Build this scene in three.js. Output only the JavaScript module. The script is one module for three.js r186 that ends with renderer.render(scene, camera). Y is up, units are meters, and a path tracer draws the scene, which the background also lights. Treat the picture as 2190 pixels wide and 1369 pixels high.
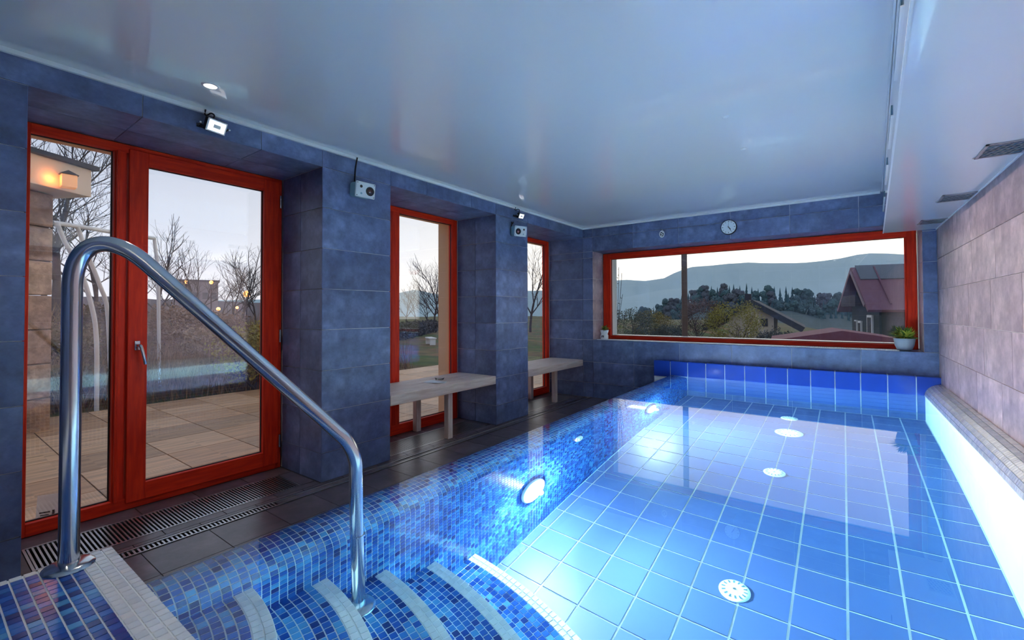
import * as THREE from 'three';
import { RoundedBoxGeometry } from 'three/addons/geometries/RoundedBoxGeometry.js';
import { mergeGeometries } from 'three/addons/utils/BufferGeometryUtils.js';

// ---------------------------------------------------------------- camera, sky, exposure
const scene = new THREE.Scene();
const camera = new THREE.PerspectiveCamera(2 * Math.atan(684.5 / 963.54) * 180 / Math.PI, 2190 / 1369, 0.05, 6000);
camera.rotation.order = 'YXZ';
camera.position.set(3.0686, 1.2396, 5.9077);
camera.rotation.set(0.017126, 0.635079, -0.003205);
camera.setViewOffset(2190, 1369, 0, 34.92, 2190, 1369);
camera.updateMatrixWorld(true);
const renderer = new THREE.WebGLRenderer();
renderer.toneMapping = THREE.LinearToneMapping;
renderer.toneMappingExposure = 1.9;
renderer.shadowMap.enabled = true;

const clamp = (x, a = 0, b = 1) => Math.min(b, Math.max(a, x));
const smooth = (a, b, x) => { const t = clamp((x - a) / (b - a)); return t * t * (3 - 2 * t); };
{ // dusk sky: pale blue above, warm where the sun went down behind the far hills
  const W = 256, H = 128, d = new Float32Array(W * H * 4);
  const sunAz = Math.atan2(-1, 0.15);
  for (let j = 0; j < H; j++) for (let i = 0; i < W; i++) {
    const az = ((i + 0.5) / W - 0.5) * 2 * Math.PI, el = ((j + 0.5) / H - 0.5) * Math.PI;
    let da = Math.abs(az - sunAz); if (da > Math.PI) da = 2 * Math.PI - da;
    const e = Math.max(0, el) * 180 / Math.PI, near = Math.exp(-((da / 1.05) ** 2));
    const low = Math.exp(-e / 16), mid = Math.exp(-e / 38);
    const c = [0.12, 0.17, 0.27].map((z, k) => z + mid * [0.19, 0.20, 0.23][k] + low * [0.20, 0.14, 0.12][k] + near * (mid * [0.44, 0.38, 0.24][k] + low * [0.40, 0.29, 0.12][k]));
    const o = (j * W + i) * 4;
    d[o] = c[0]; d[o + 1] = c[1]; d[o + 2] = c[2]; d[o + 3] = 1;
  }
  const t = new THREE.DataTexture(d, W, H, THREE.RGBAFormat, THREE.FloatType);
  t.mapping = THREE.EquirectangularReflectionMapping; t.magFilter = THREE.LinearFilter; t.needsUpdate = true;
  scene.background = t; scene.environment = t;
}

// ---------------------------------------------------------------- helpers
let seed = 12345;
const rnd = () => { seed = (seed + 0x6d2b79f5) | 0; let t = Math.imul(seed ^ (seed >>> 15), 1 | seed); t = (t + Math.imul(t ^ (t >>> 7), 61 | t)) ^ t; return ((t ^ (t >>> 14)) >>> 0) / 4294967296; };
const rr = (a, b) => a + (b - a) * rnd();
const used = new Map();
const numbered = (n) => { const k = used.get(n) ?? 0; used.set(n, k + 1); return k ? `${n}_${String(k).padStart(3, '0')}` : n; };
const V = (x, y, z) => new THREE.Vector3(x, y, z);
function ray(px, py) {
  const v = V((px - 1095) / 963.54, -(py - 649.58) / 963.54, -1).applyQuaternion(camera.quaternion);
  return v.divideScalar(Math.hypot(v.x, v.z));
}
const at = (px, py, dist) => camera.position.clone().addScaledVector(ray(px, py), dist);   // a point that far away over the ground
function std(color, roughness = 0.7, more = {}) {
  const { physical, ...o } = more;
  const c = Array.isArray(color) ? new THREE.Color().setRGB(...color) : new THREE.Color(color);
  return physical ? new THREE.MeshPhysicalMaterial({ color: c, roughness, ...o }) : new THREE.MeshStandardMaterial({ color: c, roughness, ...o });
}
function put(name, geo, m, parent, pos, rot) {
  const o = new THREE.Mesh(geo, m);
  o.name = parent ? name : numbered(name);
  if (pos) o.position.set(...pos);
  if (rot) o.rotation.set(...rot);
  (parent ?? scene).add(o);
  return o;
}
function thing(name, label, category, pos = [0, 0, 0], group, turn = 0) {
  const o = new THREE.Group(); o.name = numbered(name); scene.add(o);
  o.position.set(...pos); o.rotation.y = turn;
  o.userData = { label, category }; if (group) o.userData.group = group;
  return o;
}
function setting(name, label, category) {
  const o = new THREE.Group(); o.name = numbered(name); scene.add(o);
  o.userData = { kind: 'structure', label, category };
  return o;
}
const tag = (o, label, category, group, kind) => { Object.assign(o.userData, { label, category }); if (group) o.userData.group = group; if (kind) o.userData.kind = kind; return o; };
const boxes = new Map();
function box(w, h, d, variant = 0) { // uv in metres, shifted by the variant
  const key = [w, h, d].map((x) => Math.round(x * 2000)).join() + ':' + variant;
  if (!boxes.has(key)) {
    const g = new THREE.BoxGeometry(w, h, d), uv = g.attributes.uv, p = g.attributes.position, n = g.attributes.normal;
    for (let i = 0; i < uv.count; i++) {
      const ax = Math.abs(n.getX(i)), ay = Math.abs(n.getY(i));
      const u = ax > 0.5 ? p.getZ(i) : p.getX(i), v = ay > 0.5 ? p.getZ(i) : p.getY(i);
      uv.setXY(i, u + variant * 0.37, v + variant * 0.61);
    }
    boxes.set(key, g);
  }
  return boxes.get(key);
}
const boxAt = (name, a, b, m, parent, variant) => put(name, box(Math.abs(b[0] - a[0]), Math.abs(b[1] - a[1]), Math.abs(b[2] - a[2]), variant), m, parent, [(a[0] + b[0]) / 2, (a[1] + b[1]) / 2, (a[2] + b[2]) / 2]);
function rbox(w, h, d, r = 0.006, s = 2) { // uv in metres, v along the longest side
  const g = new RoundedBoxGeometry(w, h, d, s, r), p = g.attributes.position, n = g.attributes.normal, uv = g.attributes.uv, size = [w, h, d], off = rnd();
  for (let i = 0; i < p.count; i++) {
    const N = [Math.abs(n.getX(i)), Math.abs(n.getY(i)), Math.abs(n.getZ(i))], k = N.indexOf(Math.max(...N)), P = [p.getX(i), p.getY(i), p.getZ(i)];
    let [a, b] = [0, 1, 2].filter((x) => x !== k); if (size[a] > size[b]) [a, b] = [b, a];
    uv.setXY(i, P[a] + off, P[b] + off);
  }
  return g;
}
const cyl = (r1, r2, h, s = 24) => new THREE.CylinderGeometry(r1, r2, h, s);
const tube = (pts, r, seg = 24, rs = 8, tension = 0.5) => new THREE.TubeGeometry(new THREE.CatmullRomCurve3(pts.map((p) => V(...p)), false, 'catmullrom', tension), seg, r, rs);
const lathe = (pts, s = 28) => new THREE.LatheGeometry(pts.map((p) => new THREE.Vector2(...p)), s);

// a panel of separate tiles in the plane o + u*a + v*b, faces at n*0
function tiles(parent, o, u, v, us, vs, mats, { gap = 0.0045, t = 0.008, name = 'tile', shift = null, variants = 4 } = {}) {
  const U = V(...u), Vv = V(...v), N = U.clone().cross(Vv), q = new THREE.Quaternion().setFromRotationMatrix(new THREE.Matrix4().makeBasis(U, Vv, N));
  for (let j = 0; j + 1 < vs.length; j++) {
    const cols = shift ? shift(us, j) : us;
    for (let i = 0; i + 1 < cols.length; i++) {
      const w = cols[i + 1] - cols[i] - gap, h = vs[j + 1] - vs[j] - gap;
      if (w < 0.01 || h < 0.01) continue;
      const m = put(name, box(w, h, t, Math.floor(rnd() * variants)), mats[Math.floor(rnd() * mats.length)], parent);
      m.position.set(...o).addScaledVector(U, (cols[i] + cols[i + 1]) / 2).addScaledVector(Vv, (vs[j] + vs[j + 1]) / 2).addScaledVector(N, -t / 2);
      m.quaternion.copy(q);
    }
  }
}
const steps = (a, b, d, first = a) => { const s = [a]; for (let x = first; x < b - 1e-4; x += d) if (x > a + 0.02 && x < b - 0.02) s.push(x); s.push(b); return s; };

// periodic value noise
function noiseField(n, cells, octaves, gain = 0.5, sx = 1) {
  const out = new Float32Array(n * n); let amp = 1, total = 0;
  for (let o = 0, c = cells; o < octaves; o++, c *= 2, amp *= gain) {
    const cx = Math.max(1, Math.round(c * sx)), g = new Float32Array(cx * c).map(() => rnd());
    for (let y = 0; y < n; y++) for (let x = 0; x < n; x++) {
      const fx = x / n * cx, fy = y / n * c, x0 = Math.floor(fx), y0 = Math.floor(fy), tx = fx - x0, ty = fy - y0, u = tx * tx * (3 - 2 * tx), w = ty * ty * (3 - 2 * ty);
      const G = (a, b) => g[(b % c) * cx + (a % cx)];
      out[y * n + x] += amp * ((G(x0, y0) * (1 - u) + G(x0 + 1, y0) * u) * (1 - w) + (G(x0, y0 + 1) * (1 - u) + G(x0 + 1, y0 + 1) * u) * w);
    }
    total += amp;
  }
  return out.map((x) => x / total);
}
function colorTexture(n, f, metres, srgb = true) {
  const d = new Uint8Array(n * n * 4);
  for (let i = 0; i < n * n; i++) { const c = f(i); d[i * 4] = clamp(c[0]) * 255; d[i * 4 + 1] = clamp(c[1]) * 255; d[i * 4 + 2] = clamp(c[2]) * 255; d[i * 4 + 3] = 255; }
  const t = new THREE.DataTexture(d, n, n); t.wrapS = t.wrapT = THREE.RepeatWrapping; t.magFilter = THREE.LinearFilter; t.repeat.set(1 / metres, 1 / metres);
  if (srgb) t.colorSpace = THREE.SRGBColorSpace; t.needsUpdate = true; return t;
}
const N1 = noiseField(512, 6, 6, 0.6), N2 = noiseField(512, 24, 5, 0.65), N3 = noiseField(256, 4, 6, 0.55, 12);
const lerp3 = (a, b, t) => a.map((x, k) => x + (b[k] - x) * t);
const slateMap = (a, b) => colorTexture(512, (i) => { const t = clamp((N1[i] - 0.28) * 1.7), s = clamp(N2[i]); return lerp3(a, b, t).map((x) => x * (0.78 + 0.44 * s)); }, 1.3);
const slateBump = colorTexture(512, (i) => { const t = 0.5 * N1[i] + 0.5 * N2[i]; return [t, t, t]; }, 1.3, false);
const woodMap = (a, b) => colorTexture(256, (i) => lerp3(a, b, clamp((N3[i] - 0.3) * 2)), 0.6);

// ---------------------------------------------------------------- materials
const M = {};
M.slate = [0.9, 1, 1.1].map((k) => std([k, k, k], 0.42, { map: slateMap([0.32, 0.37, 0.51], [0.46, 0.52, 0.67]), bumpMap: slateBump, bumpScale: 0.0025 }));  // blue cast of the pool light is put into this map
M.slateLit = [0.93, 1, 1.07].map((k) => std([k, k, k], 0.42, { map: slateMap([0.56, 0.49, 0.52], [0.72, 0.64, 0.65]), bumpMap: slateBump, bumpScale: 0.0025 }));  // lit copy of the same slate: lighter and warmer in colour
M.floorTile = [0.9, 1, 1.1].map((k) => std([k, k, k], 0.30, { map: slateMap([0.30, 0.27, 0.30], [0.42, 0.38, 0.40]), bumpMap: slateBump, bumpScale: 0.0015 }));
M.grout = std([0.62, 0.62, 0.64], 0.9);
M.groutDark = std([0.16, 0.15, 0.16], 0.9);
M.groutPool = std([0.88, 0.92, 0.92], 0.85);
M.ceiling = std([0.90, 0.92, 0.92], 0.22, { physical: true, clearcoat: 1, clearcoatRoughness: 0.04, specularIntensity: 1 });
M.white = std([0.85, 0.86, 0.86], 0.5);
M.whiteGloss = std([0.86, 0.88, 0.88], 0.25);
M.redWood = std([1, 1, 1], 0.5, { physical: true, specularIntensity: 0.5, map: woodMap([0.80, 0.14, 0.04], [0.93, 0.22, 0.06]) });
M.gasket = std([0.02, 0.02, 0.02], 0.6);
M.glass = std([0.97, 0.99, 0.98], 0.0, { physical: true, transmission: 1, thickness: 0, ior: 1.9, specularIntensity: 1 });
M.cream = std([0.86, 0.52, 0.28], 0.85);
M.steel = std([0.62, 0.64, 0.66], 0.16, { metalness: 1 });
M.brushed = std([0.55, 0.55, 0.55], 0.35, { metalness: 1 });
M.dark = std([0.025, 0.025, 0.028], 0.6);
M.black = std([0.012, 0.012, 0.014], 0.45);
M.bench = std([1, 1, 1], 0.55, { map: woodMap([0.87, 0.77, 0.70], [0.96, 0.89, 0.83]) });
M.poolTile = [[0.046, 0.092, 0.262], [0.049, 0.097, 0.275], [0.043, 0.087, 0.249]].map((c) => std(c, 0.4));
M.endTile = [[0.02, 0.065, 0.42], [0.022, 0.07, 0.45], [0.018, 0.06, 0.40]].map((c) => std(c, 0.12));
const blues = [[0.012, 0.06, 0.30], [0.02, 0.10, 0.42], [0.03, 0.15, 0.50], [0.045, 0.21, 0.55], [0.08, 0.30, 0.60], [0.015, 0.04, 0.20]];
const blueWeights = [0.2, 0.24, 0.22, 0.16, 0.1, 0.08];
const pickBlue = () => { let r = rnd(), k = 0; while (k < 5 && (r -= blueWeights[k]) > 0) k++; return k; };
M.mosaic = blues.map((c) => std(c, 0.15));
M.mosaicMany = std([1, 1, 1], 0.15);
const whites = [[0.78, 0.82, 0.84], [0.72, 0.77, 0.80], [0.82, 0.84, 0.85]];
M.mosaicWhite = whites.map((c) => std(c, 0.2));
const greys = [[0.42, 0.42, 0.46], [0.36, 0.37, 0.42], [0.47, 0.46, 0.49]];
M.mosaicGrey = greys.map((c) => std(c, 0.18));
M.water = std([1, 1, 1], 0, { physical: true, transmission: 1, thickness: 1, ior: 1.33, attenuationColor: new THREE.Color(0.60, 0.90, 0.97), attenuationDistance: 2.2 });
M.lampGlow = std([1, 1, 1], 0.3, { emissive: new THREE.Color(1, 1, 1), emissiveIntensity: 9 });

// ---------------------------------------------------------------- sizes (metres; deck at y = 0, far wall at z = 0, left wall at x = 0)
const H = 2.45, HJ = 2.307, XR = 3.797, ZB = 7.3, Z1 = 5.565, Z2 = 4.083, Z3 = 3.466, Z4 = 2.039, Z5 = 1.422;
const YW = 0.43, FLOOR = -0.772, XW = 1.50, ZE = 0.133, XP = 3.675, LAND = 0.48, ZL = 5.49, XL = 1.14, ZP = ZL;
const MP = 0.0285;   // mosaic pitch
const POOL = 13.8, SPOT = 2, FLOOD = 17;
const DEEP = 0.57, OUT = 0.84;

// ---------------------------------------------------------------- left wall: tiled piers and lintel, deep niches
{
  const w = setting('wall_left', 'dark slate tiled wall of piers between the tall red windows', 'wall');
  const back = -0.0065;
  for (const [a, b] of [[Z1, ZB], [Z3, Z2], [Z5, Z4]]) {
    boxAt('masonry', [-DEEP - 0.08, 0, a + (a === Z1 ? 0.0065 : 0.0065)], [back, H, b - (b === ZB ? 0 : 0.0065)], M.grout, w);
    boxAt('outer_masonry', [-OUT, -0.4, a - 0.05], [-DEEP - 0.08, H + 0.4, b + (b === ZB ? 0.3 : 0.05)], M.cream, w);
  }
  boxAt('lintel_masonry', [-DEEP - 0.08, HJ + 0.0065, 0], [back, H + 0.15, ZB], M.grout, w);
  boxAt('outer_lintel', [-OUT, HJ - 0.02, -0.4], [-DEEP - 0.08, H + 0.4, ZB + 0.3], M.cream, w);
  // faces towards the pool
  const rows = [0, 0.209, 0.509, 0.809, 1.109, 1.409, 1.709, 2.008, HJ];
  tiles(w, [0, HJ, 0], [0, 0, -1], [0, 1, 0], [ZB, 6.38, 5.76, 5.137, 4.514, Z2, Z3, 3.055, 2.442, Z4, Z5, 0.999, 0.399, 0].map((z) => -z), [0, H - HJ], M.slate);
  for (const cols of [[-ZB, -6.80, -6.18, -Z1], [-Z2, -Z3], [-Z4, -Z5]]) tiles(w, [0, 0, 0], [0, 0, -1], [0, 1, 0], cols, rows, M.slate);
  // reveals of the niches and their ceilings
  for (const [z, s] of [[Z1, -1], [Z2, 1], [Z3, -1], [Z4, 1], [Z5, -1]]) {
    if (s > 0) tiles(w, [-DEEP, 0, z], [1, 0, 0], [0, 1, 0], [0, DEEP - 0.3, DEEP], rows, M.slate);
    else tiles(w, [0, 0, z], [-1, 0, 0], [0, 1, 0], [0, 0.3, DEEP], rows, M.slate);
  }
  for (const [a, b, cut] of [[Z2, Z1, [4.514, 5.137]], [Z4, Z3, [2.442, 3.055]], [0, Z5, [0.399, 0.999]]])
    tiles(w, [0, HJ, 0], [1, 0, 0], [0, 0, 1], [-DEEP, -0.3, 0], [a, ...cut, b], M.slate);
}
// ---------------------------------------------------------------- far wall with the wide window
const WX0 = 0.16, WX1 = 3.69, WY0 = 0.828, WY1 = 2.10, WD = 0.33;
{
  const w = setting('wall_far', 'dark slate tiled end wall around the wide panorama window', 'wall');
  const z = -0.0065, zo = -0.62;
  boxAt('masonry', [-DEEP - 0.08, -0.9, -WD - 0.08], [WX0 - 0.0065, H + 0.15, z], M.grout, w);
  boxAt('masonry', [WX1 + 0.0065, -0.9, -WD - 0.08], [XR + 0.3, H + 0.15, z], M.grout, w);
  boxAt('masonry', [WX0 - 0.0065, WY1 + 0.0065, -WD - 0.08], [WX1 + 0.0065, H + 0.15, z], M.grout, w);
  boxAt('masonry', [WX0 - 0.0065, -0.9, -WD - 0.08], [WX1 + 0.0065, WY0 - 0.0065, z], M.grout, w);
  const pale = std([0.62, 0.66, 0.66], 0.85);
  boxAt('outer_masonry', [-OUT, -0.9, zo], [WX0 + 0.10, H + 0.4, -WD - 0.08], pale, w);
  boxAt('outer_masonry', [WX1 + 0.02, -0.9, zo], [XR + 0.3, H + 0.4, -WD - 0.08], pale, w);
  boxAt('outer_masonry', [WX0 + 0.10, WY1 - 0.02, zo], [WX1 + 0.02, H + 0.4, -WD - 0.08], pale, w);
  boxAt('outer_masonry', [WX0 + 0.10, -0.9, zo], [WX1 + 0.02, WY0 + 0.01, -WD - 0.08], pale, w);
  const cols = [-DEEP, 0, WX0, 0.763, 1.368, 1.98, 2.591, 3.203, XR];
  tiles(w, [0, 0, 0], [1, 0, 0], [0, 1, 0], cols, [WY1, HJ, H], M.slate);
  const low = [0, 0.209, 0.509, WY0];
  tiles(w, [0, 0, 0], [1, 0, 0], [0, 1, 0], [-DEEP, 0, WX0, 0.763, 1.368, 1.98, 2.591, 3.203, XR], low, M.slate);
  const side = [WY0, 1.109, 1.409, 1.709, 2.008, WY1];
  tiles(w, [0, 0, 0], [1, 0, 0], [0, 1, 0], [-DEEP, 0, WX0], side, M.slate);
  tiles(w, [0, 0, 0], [1, 0, 0], [0, 1, 0], [WX1, XR], side, M.slate);
  tiles(w, [WX0, 0, 0], [0, 0, -1], [0, 1, 0], [0, WD], side, M.slateLit);          // left reveal, facing +x: u x v = (0,0,-1)x(0,1,0) = (1,0,0)
  tiles(w, [WX1, 0, -WD], [0, 0, 1], [0, 1, 0], [0, WD], side, M.slateLit);
  tiles(w, [0, WY1, 0], [1, 0, 0], [0, 0, 1], [WX0, 0.763, 1.368, 1.98, 2.591, 3.203, WX1], [-WD, 0], M.slate);
  tiles(w, [0, WY0, 0], [1, 0, 0], [0, 0, -1], [WX0, 0.763, 1.368, 1.98, 2.591, 3.203, WX1], [0, WD], M.slate);
}
// ---------------------------------------------------------------- right wall
{
  const w = setting('wall_right', 'long slate tiled wall beside the pool, window light put into its lighter tile colour', 'wall');
  boxAt('masonry', [XR + 0.0065, -0.9, -0.02], [XR + 0.3, H + 0.15, ZB], M.grout, w);
  const rows = [0.30, 0.51, 0.815, 1.12, 1.428, 1.728, 2.03];
  tiles(w, [XR, 0, 0], [0, 0, 1], [0, 1, 0], steps(0, ZB, 0.615, 0.1), rows, M.slateLit, { shift: (us, j) => steps(0, ZB, 0.615, [0.28, 0.9, 0.5, 0.69, 0.2, 0.78][j] - 0.615) });
  tiles(w, [XR, 0, 0], [0, 0, 1], [0, 1, 0], steps(0, ZB, 0.615, 0.3), [2.03, H], M.slateLit);
}
// ---------------------------------------------------------------- wall behind the camera
{
  const w = setting('wall_back', 'dark slate tiled wall closing the near end of the pool', 'wall');
  boxAt('masonry', [-OUT, -0.9, ZB + 0.0065], [XR + 0.3, H + 0.15, ZB + 0.3], M.grout, w);
  tiles(w, [0, 0, ZB], [-1, 0, 0], [0, 1, 0], steps(-XR, 0, 0.615), [0, 0.209, 0.509, 0.809, 1.109, 1.409, 1.709, 2.008, HJ, H], M.slate);
}
// ---------------------------------------------------------------- ceiling, trims, soffit
{
  const c = setting('ceiling', 'glossy white stretched ceiling tinted blue by the pool', 'ceiling');
  boxAt('ceiling_sheet', [-0.1, H, -0.1], [XR + 0.1, H + 0.12, ZB + 0.1], M.ceiling, c);
  boxAt('roof_slab', [-OUT, H + 0.15, -0.6], [XR + 0.3, H + 0.45, ZB + 0.3], M.white, c);
  const a = setting('trim_1', 'thin white trim where ceiling meets the left wall', 'trim');
  boxAt('trim_strip', [0.0005, H - 0.022, 0.0005], [0.018, H - 0.0005, ZB - 0.001], M.whiteGloss, a);
  const b = setting('trim_2', 'thin white trim where ceiling meets the end wall', 'trim');
  boxAt('trim_strip', [0.0185, H - 0.022, 0.0005], [3.38, H - 0.0005, 0.018], M.whiteGloss, b);

  const s = setting('ceiling_soffit', 'white boxed duct running under the ceiling along the right wall', 'soffit');
  const sh = new THREE.Shape([[3.399, 0.001], [XR - 0.0005, 0.001], [XR - 0.0005, ZB - 0.001], [3.096, ZB - 0.001]].map((p) => new THREE.Vector2(...p)));
  const g = new THREE.ExtrudeGeometry(sh, { depth: H - 2.0213 - 0.0005, bevelEnabled: false }); g.rotateX(Math.PI / 2); g.translate(0, H - 0.0005, 0);
  put('duct_box', g, M.ceiling, s);
  const edge = (x0, z0, x1, z1, y, n) => { const L = Math.hypot(x1 - x0, z1 - z0); put(n, box(0.008, 0.008, L), M.whiteGloss, s, [(x0 + x1) / 2, y, (z0 + z1) / 2], [0, Math.atan2(x1 - x0, z1 - z0), 0]); };
  edge(3.397, 0.005, 3.098, ZB - 0.01, 2.0205, 'corner_bead'); edge(XR - 0.006, 0.005, XR - 0.006, ZB - 0.01, 2.0185, 'corner_bead');
  edge(3.393, 0.005, 3.092, ZB - 0.01, H - 0.006, 'corner_bead');
  // narrow air slots in the face of the duct
  for (const [z0, z1] of [[0.12, 0.85], [1.35, 1.95], [2.35, 2.95], [3.4, 4.0], [4.5, 5.1]]) {
    const x = (z) => 3.397 - 0.0415 * z, L = z1 - z0;
    const f = put('air_slot', box(0.004, 0.05, L), M.slotDark ??= std([0.05, 0.14, 0.20], 0.5), s, [(x(z0) + x(z1)) / 2, 2.25, (z0 + z1) / 2], [0, Math.atan2(-0.0415, 1), 0]);
    put('slot_lip', box(0.008, 0.006, L), M.whiteGloss, f, [0, -0.028, 0]);
  }
  [[2.75, 'nearest the handrail steps'], [1.59, 'the middle one of three'], [0.535, 'close to the panorama window']].forEach(([z, where]) => {
    const v = thing('air_vent', `small metal air grille set in the white duct, ${where}`, 'vent', [3.705, 2.0213, z], 'air grilles under the white duct');
    put('vent_frame', mergeGeometries([box(0.172, 0.006, 0.012).clone().translate(0, 0, 0.117), box(0.172, 0.006, 0.012).clone().translate(0, 0, -0.117), box(0.012, 0.006, 0.246).clone().translate(0.08, 0, 0), box(0.012, 0.006, 0.246).clone().translate(-0.08, 0, 0)]), M.brushed, v, [0, -0.0032, 0]);
    put('vent_back', box(0.15, 0.001, 0.225), M.slotDark, v, [0, -0.0006, 0]);
    for (let k = 0; k < 6; k++) put('slat', box(0.005, 0.004, 0.222), M.brushed, v, [-0.062 + k * 0.025, -0.0035, 0], [0, 0.28, 0]);
    for (let k = 0; k < 6; k++) put('slat', box(0.148, 0.003, 0.005), M.brushed, v, [0, -0.006, -0.095 + k * 0.038]);
  });
}
// ---------------------------------------------------------------- deck floor
{
  const f = setting('floor', 'dark stone tiled deck between the windows and the pool rim', 'floor');
  boxAt('slab', [-DEEP - 0.08, -0.9, 0], [1.29, -0.13, ZB], M.groutDark, f);
  const yb = -0.0065;
  const slabs = [[-DEEP - 0.08, 0.04], [0.14, 1.29]];
  boxAt('screed', [0.14, -0.13, 0], [1.29, yb, ZB], M.groutDark, f);
  boxAt('screed', [-0.075, -0.13, 0], [0.04, yb, ZB], M.groutDark, f);
  boxAt('screed', [-DEEP - 0.08, -0.13, 0], [-0.41, yb, ZB], M.groutDark, f);
  for (const [a, b] of [[0, 0.12], [1.36, 2.12], [3.40, 4.19], [5.52, ZB]]) boxAt('screed', [-0.41, -0.13, a], [-0.075, yb, b], M.groutDark, f);
  const U = [0, 0, 1], W = [1, 0, 0];                      // u x v = (0,0,1)x(1,0,0) = (0,1,0)
  tiles(f, [0, 0, 0], U, W, steps(0, ZB, 0.31, 0.2), steps(0.142, 1.288, 0.31, 0.142), M.floorTile);
  for (const [a, b] of [[0, Z5], [Z4, Z3], [Z2, Z1]]) {
    tiles(f, [0, 0, 0], U, W, steps(a + 0.008, b - 0.008, 0.31, a + 0.31), [-DEEP, -0.41], M.floorTile);
  }
  tiles(f, [0, 0, 0], U, W, steps(0, ZB, 0.31, 0.2), [0.0, 0.038], M.floorTile);
  for (const [a, b] of [[0, Z5], [Z4, Z3], [Z2, Z1]]) tiles(f, [0, 0, 0], U, W, steps(a + 0.008, b - 0.008, 0.31, a + 0.31), [-0.075, 0.0], M.floorTile);
  for (const [n0, n1, a, b] of [[0, Z5, 0.12, 1.36], [Z4, Z3, 2.12, 3.40], [Z2, Z1, 4.19, 5.52]]) for (const [p, q] of [[n0 + 0.008, a], [b, n1 - 0.008]]) tiles(f, [0, 0, 0], U, W, [p, q], [-0.408, -0.077], M.floorTile);
  // heating grilles sunk in the floor before each window
  [[4.19, 5.52, 'before the red glass door'], [2.12, 3.40, 'under the wooden bench between the piers'], [0.12, 1.36, 'under the bench by the end wall']].forEach(([a, b, where]) => {
    const g = thing('floor_grille', `slatted metal heating grille sunk in the floor ${where}`, 'grille', [-0.2425, 0, (a + b) / 2], 'floor grilles before the windows');
    const L = b - a - 0.004, wd = 0.331;
    put('trough', mergeGeometries([box(wd, 0.004, L).clone().translate(0, -0.125, 0), box(0.003, 0.12, L).clone().translate(-wd / 2 + 0.002, -0.065, 0), box(0.003, 0.12, L).clone().translate(wd / 2 - 0.002, -0.065, 0)]), M.dark, g);
    for (const s of [-1, 1]) { put('rail', box(0.012, 0.018, L), M.brushed, g, [s * (wd / 2 - 0.006), -0.008, 0]); put('end_bar', box(wd - 0.024, 0.018, 0.010), M.brushed, g, [0, -0.008, s * (L / 2 - 0.005)]); }
    const n = Math.floor(L / 0.0185);
    for (let k = 1; k < n; k++) put('slat', box(wd - 0.024, 0.012, 0.008), M.brushed, g, [0, -0.007, -L / 2 + k * L / n]);
  });
  // slot drain
  const d = thing('slot_drain', 'narrow steel slot drain running along the deck beside the piers', 'drain', [0.09, 0, ZB / 2]);
  put('channel', mergeGeometries([box(0.098, 0.004, ZB - 0.01).clone().translate(0, -0.12, 0), box(0.003, 0.115, ZB - 0.01).clone().translate(-0.0475, -0.063, 0), box(0.003, 0.115, ZB - 0.01).clone().translate(0.0475, -0.063, 0)]), M.dark, d);
  for (const s of [-1, 1]) put('rail', box(0.010, 0.014, ZB - 0.01), M.brushed, d, [s * 0.036, -0.005, 0]);
  for (let z = 4.46; z < 5.6; z += 0.021) put('bar', box(0.062, 0.010, 0.009), M.brushed, d, [0, -0.007, z - ZB / 2]);
  put('cover_strip', box(0.060, 0.010, 4.4), M.floorTile[1], d, [0, -0.009, 2.24 - ZB / 2]);
}
// ---------------------------------------------------------------- pool basin
const tileGeo = new THREE.BoxGeometry(MP - 0.0043, 0.003, MP - 0.0043);
const rimXo = (z) => 1.312 + 0.0145 * z, wallX = (z) => 1.502 + 0.0064 * z;
const arcTable = new Map();
function arcAt(a, b, s) { // angle on a quarter ellipse at arc length s, and the whole length
  const key = Math.round(a * 1e4);
  if (!arcTable.has(key)) { const t = [0]; for (let k = 1; k <= 64; k++) { const m = (k - 0.5) / 64 * Math.PI / 2; t.push(t[k - 1] + Math.hypot(a * Math.cos(m), b * Math.sin(m)) * Math.PI / 128); } arcTable.set(key, t); }
  const t = arcTable.get(key); if (s >= t[64]) return [Math.PI / 2, t[64]];
  let k = 0; while (t[k + 1] < s) k++;
  return [(k + (s - t[k]) / (t[k + 1] - t[k])) / 64 * Math.PI / 2, t[64]];
}
function rimAt(s, z) { // cross-section of the overflow rim: s = 0 at the deck outside, over the crest, down the pool wall; returns x, y and the outward angle
  const xo = rimXo(z), top = 0.424, ro = 0.03, h0 = top - ro, flat = 0.012, a = wallX(z) - xo - flat, b = 0.17;
  if (s < h0) return [xo - ro, s, Math.PI];
  s -= h0; let L = ro * Math.PI / 2;
  if (s < L) { const t = s / ro; return [xo - ro * Math.cos(t), h0 + ro * Math.sin(t), Math.PI - t]; }
  s -= L;
  if (s < flat) return [xo + s, top, Math.PI / 2];
  s -= flat; const [t, full] = arcAt(a, b, Math.max(0, s)); L = full;
  if (s < L) { return [xo + flat + a * Math.sin(t), top - b + b * Math.cos(t), Math.atan2(Math.cos(t) / b, Math.sin(t) / a)]; }
  s -= L;
  return [wallX(z), top - b - s, 0];
}
function layMosaic(parent, list, near, mats, colors) { // list of {m: Matrix4, k: colour}; the near ones are meshes of their own, the rest one part
  list.sort((a, b) => a.d - b.d);
  list.slice(0, near).forEach((t) => { const o = put('mosaic_tile', tileGeo, mats[t.k], parent); t.m.decompose(o.position, o.quaternion, o.scale); });
  const rest = list.slice(near);
  if (!rest.length) return;
  const im = new THREE.InstancedMesh(tileGeo, M.mosaicMany, rest.length), c = new THREE.Color();
  im.name = 'small_mosaic'; im.userData.kind = 'stuff';
  rest.forEach((t, i) => { im.setMatrixAt(i, t.m); im.setColorAt(i, c.setRGB(...colors[t.k])); });
  parent.add(im);
}
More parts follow.
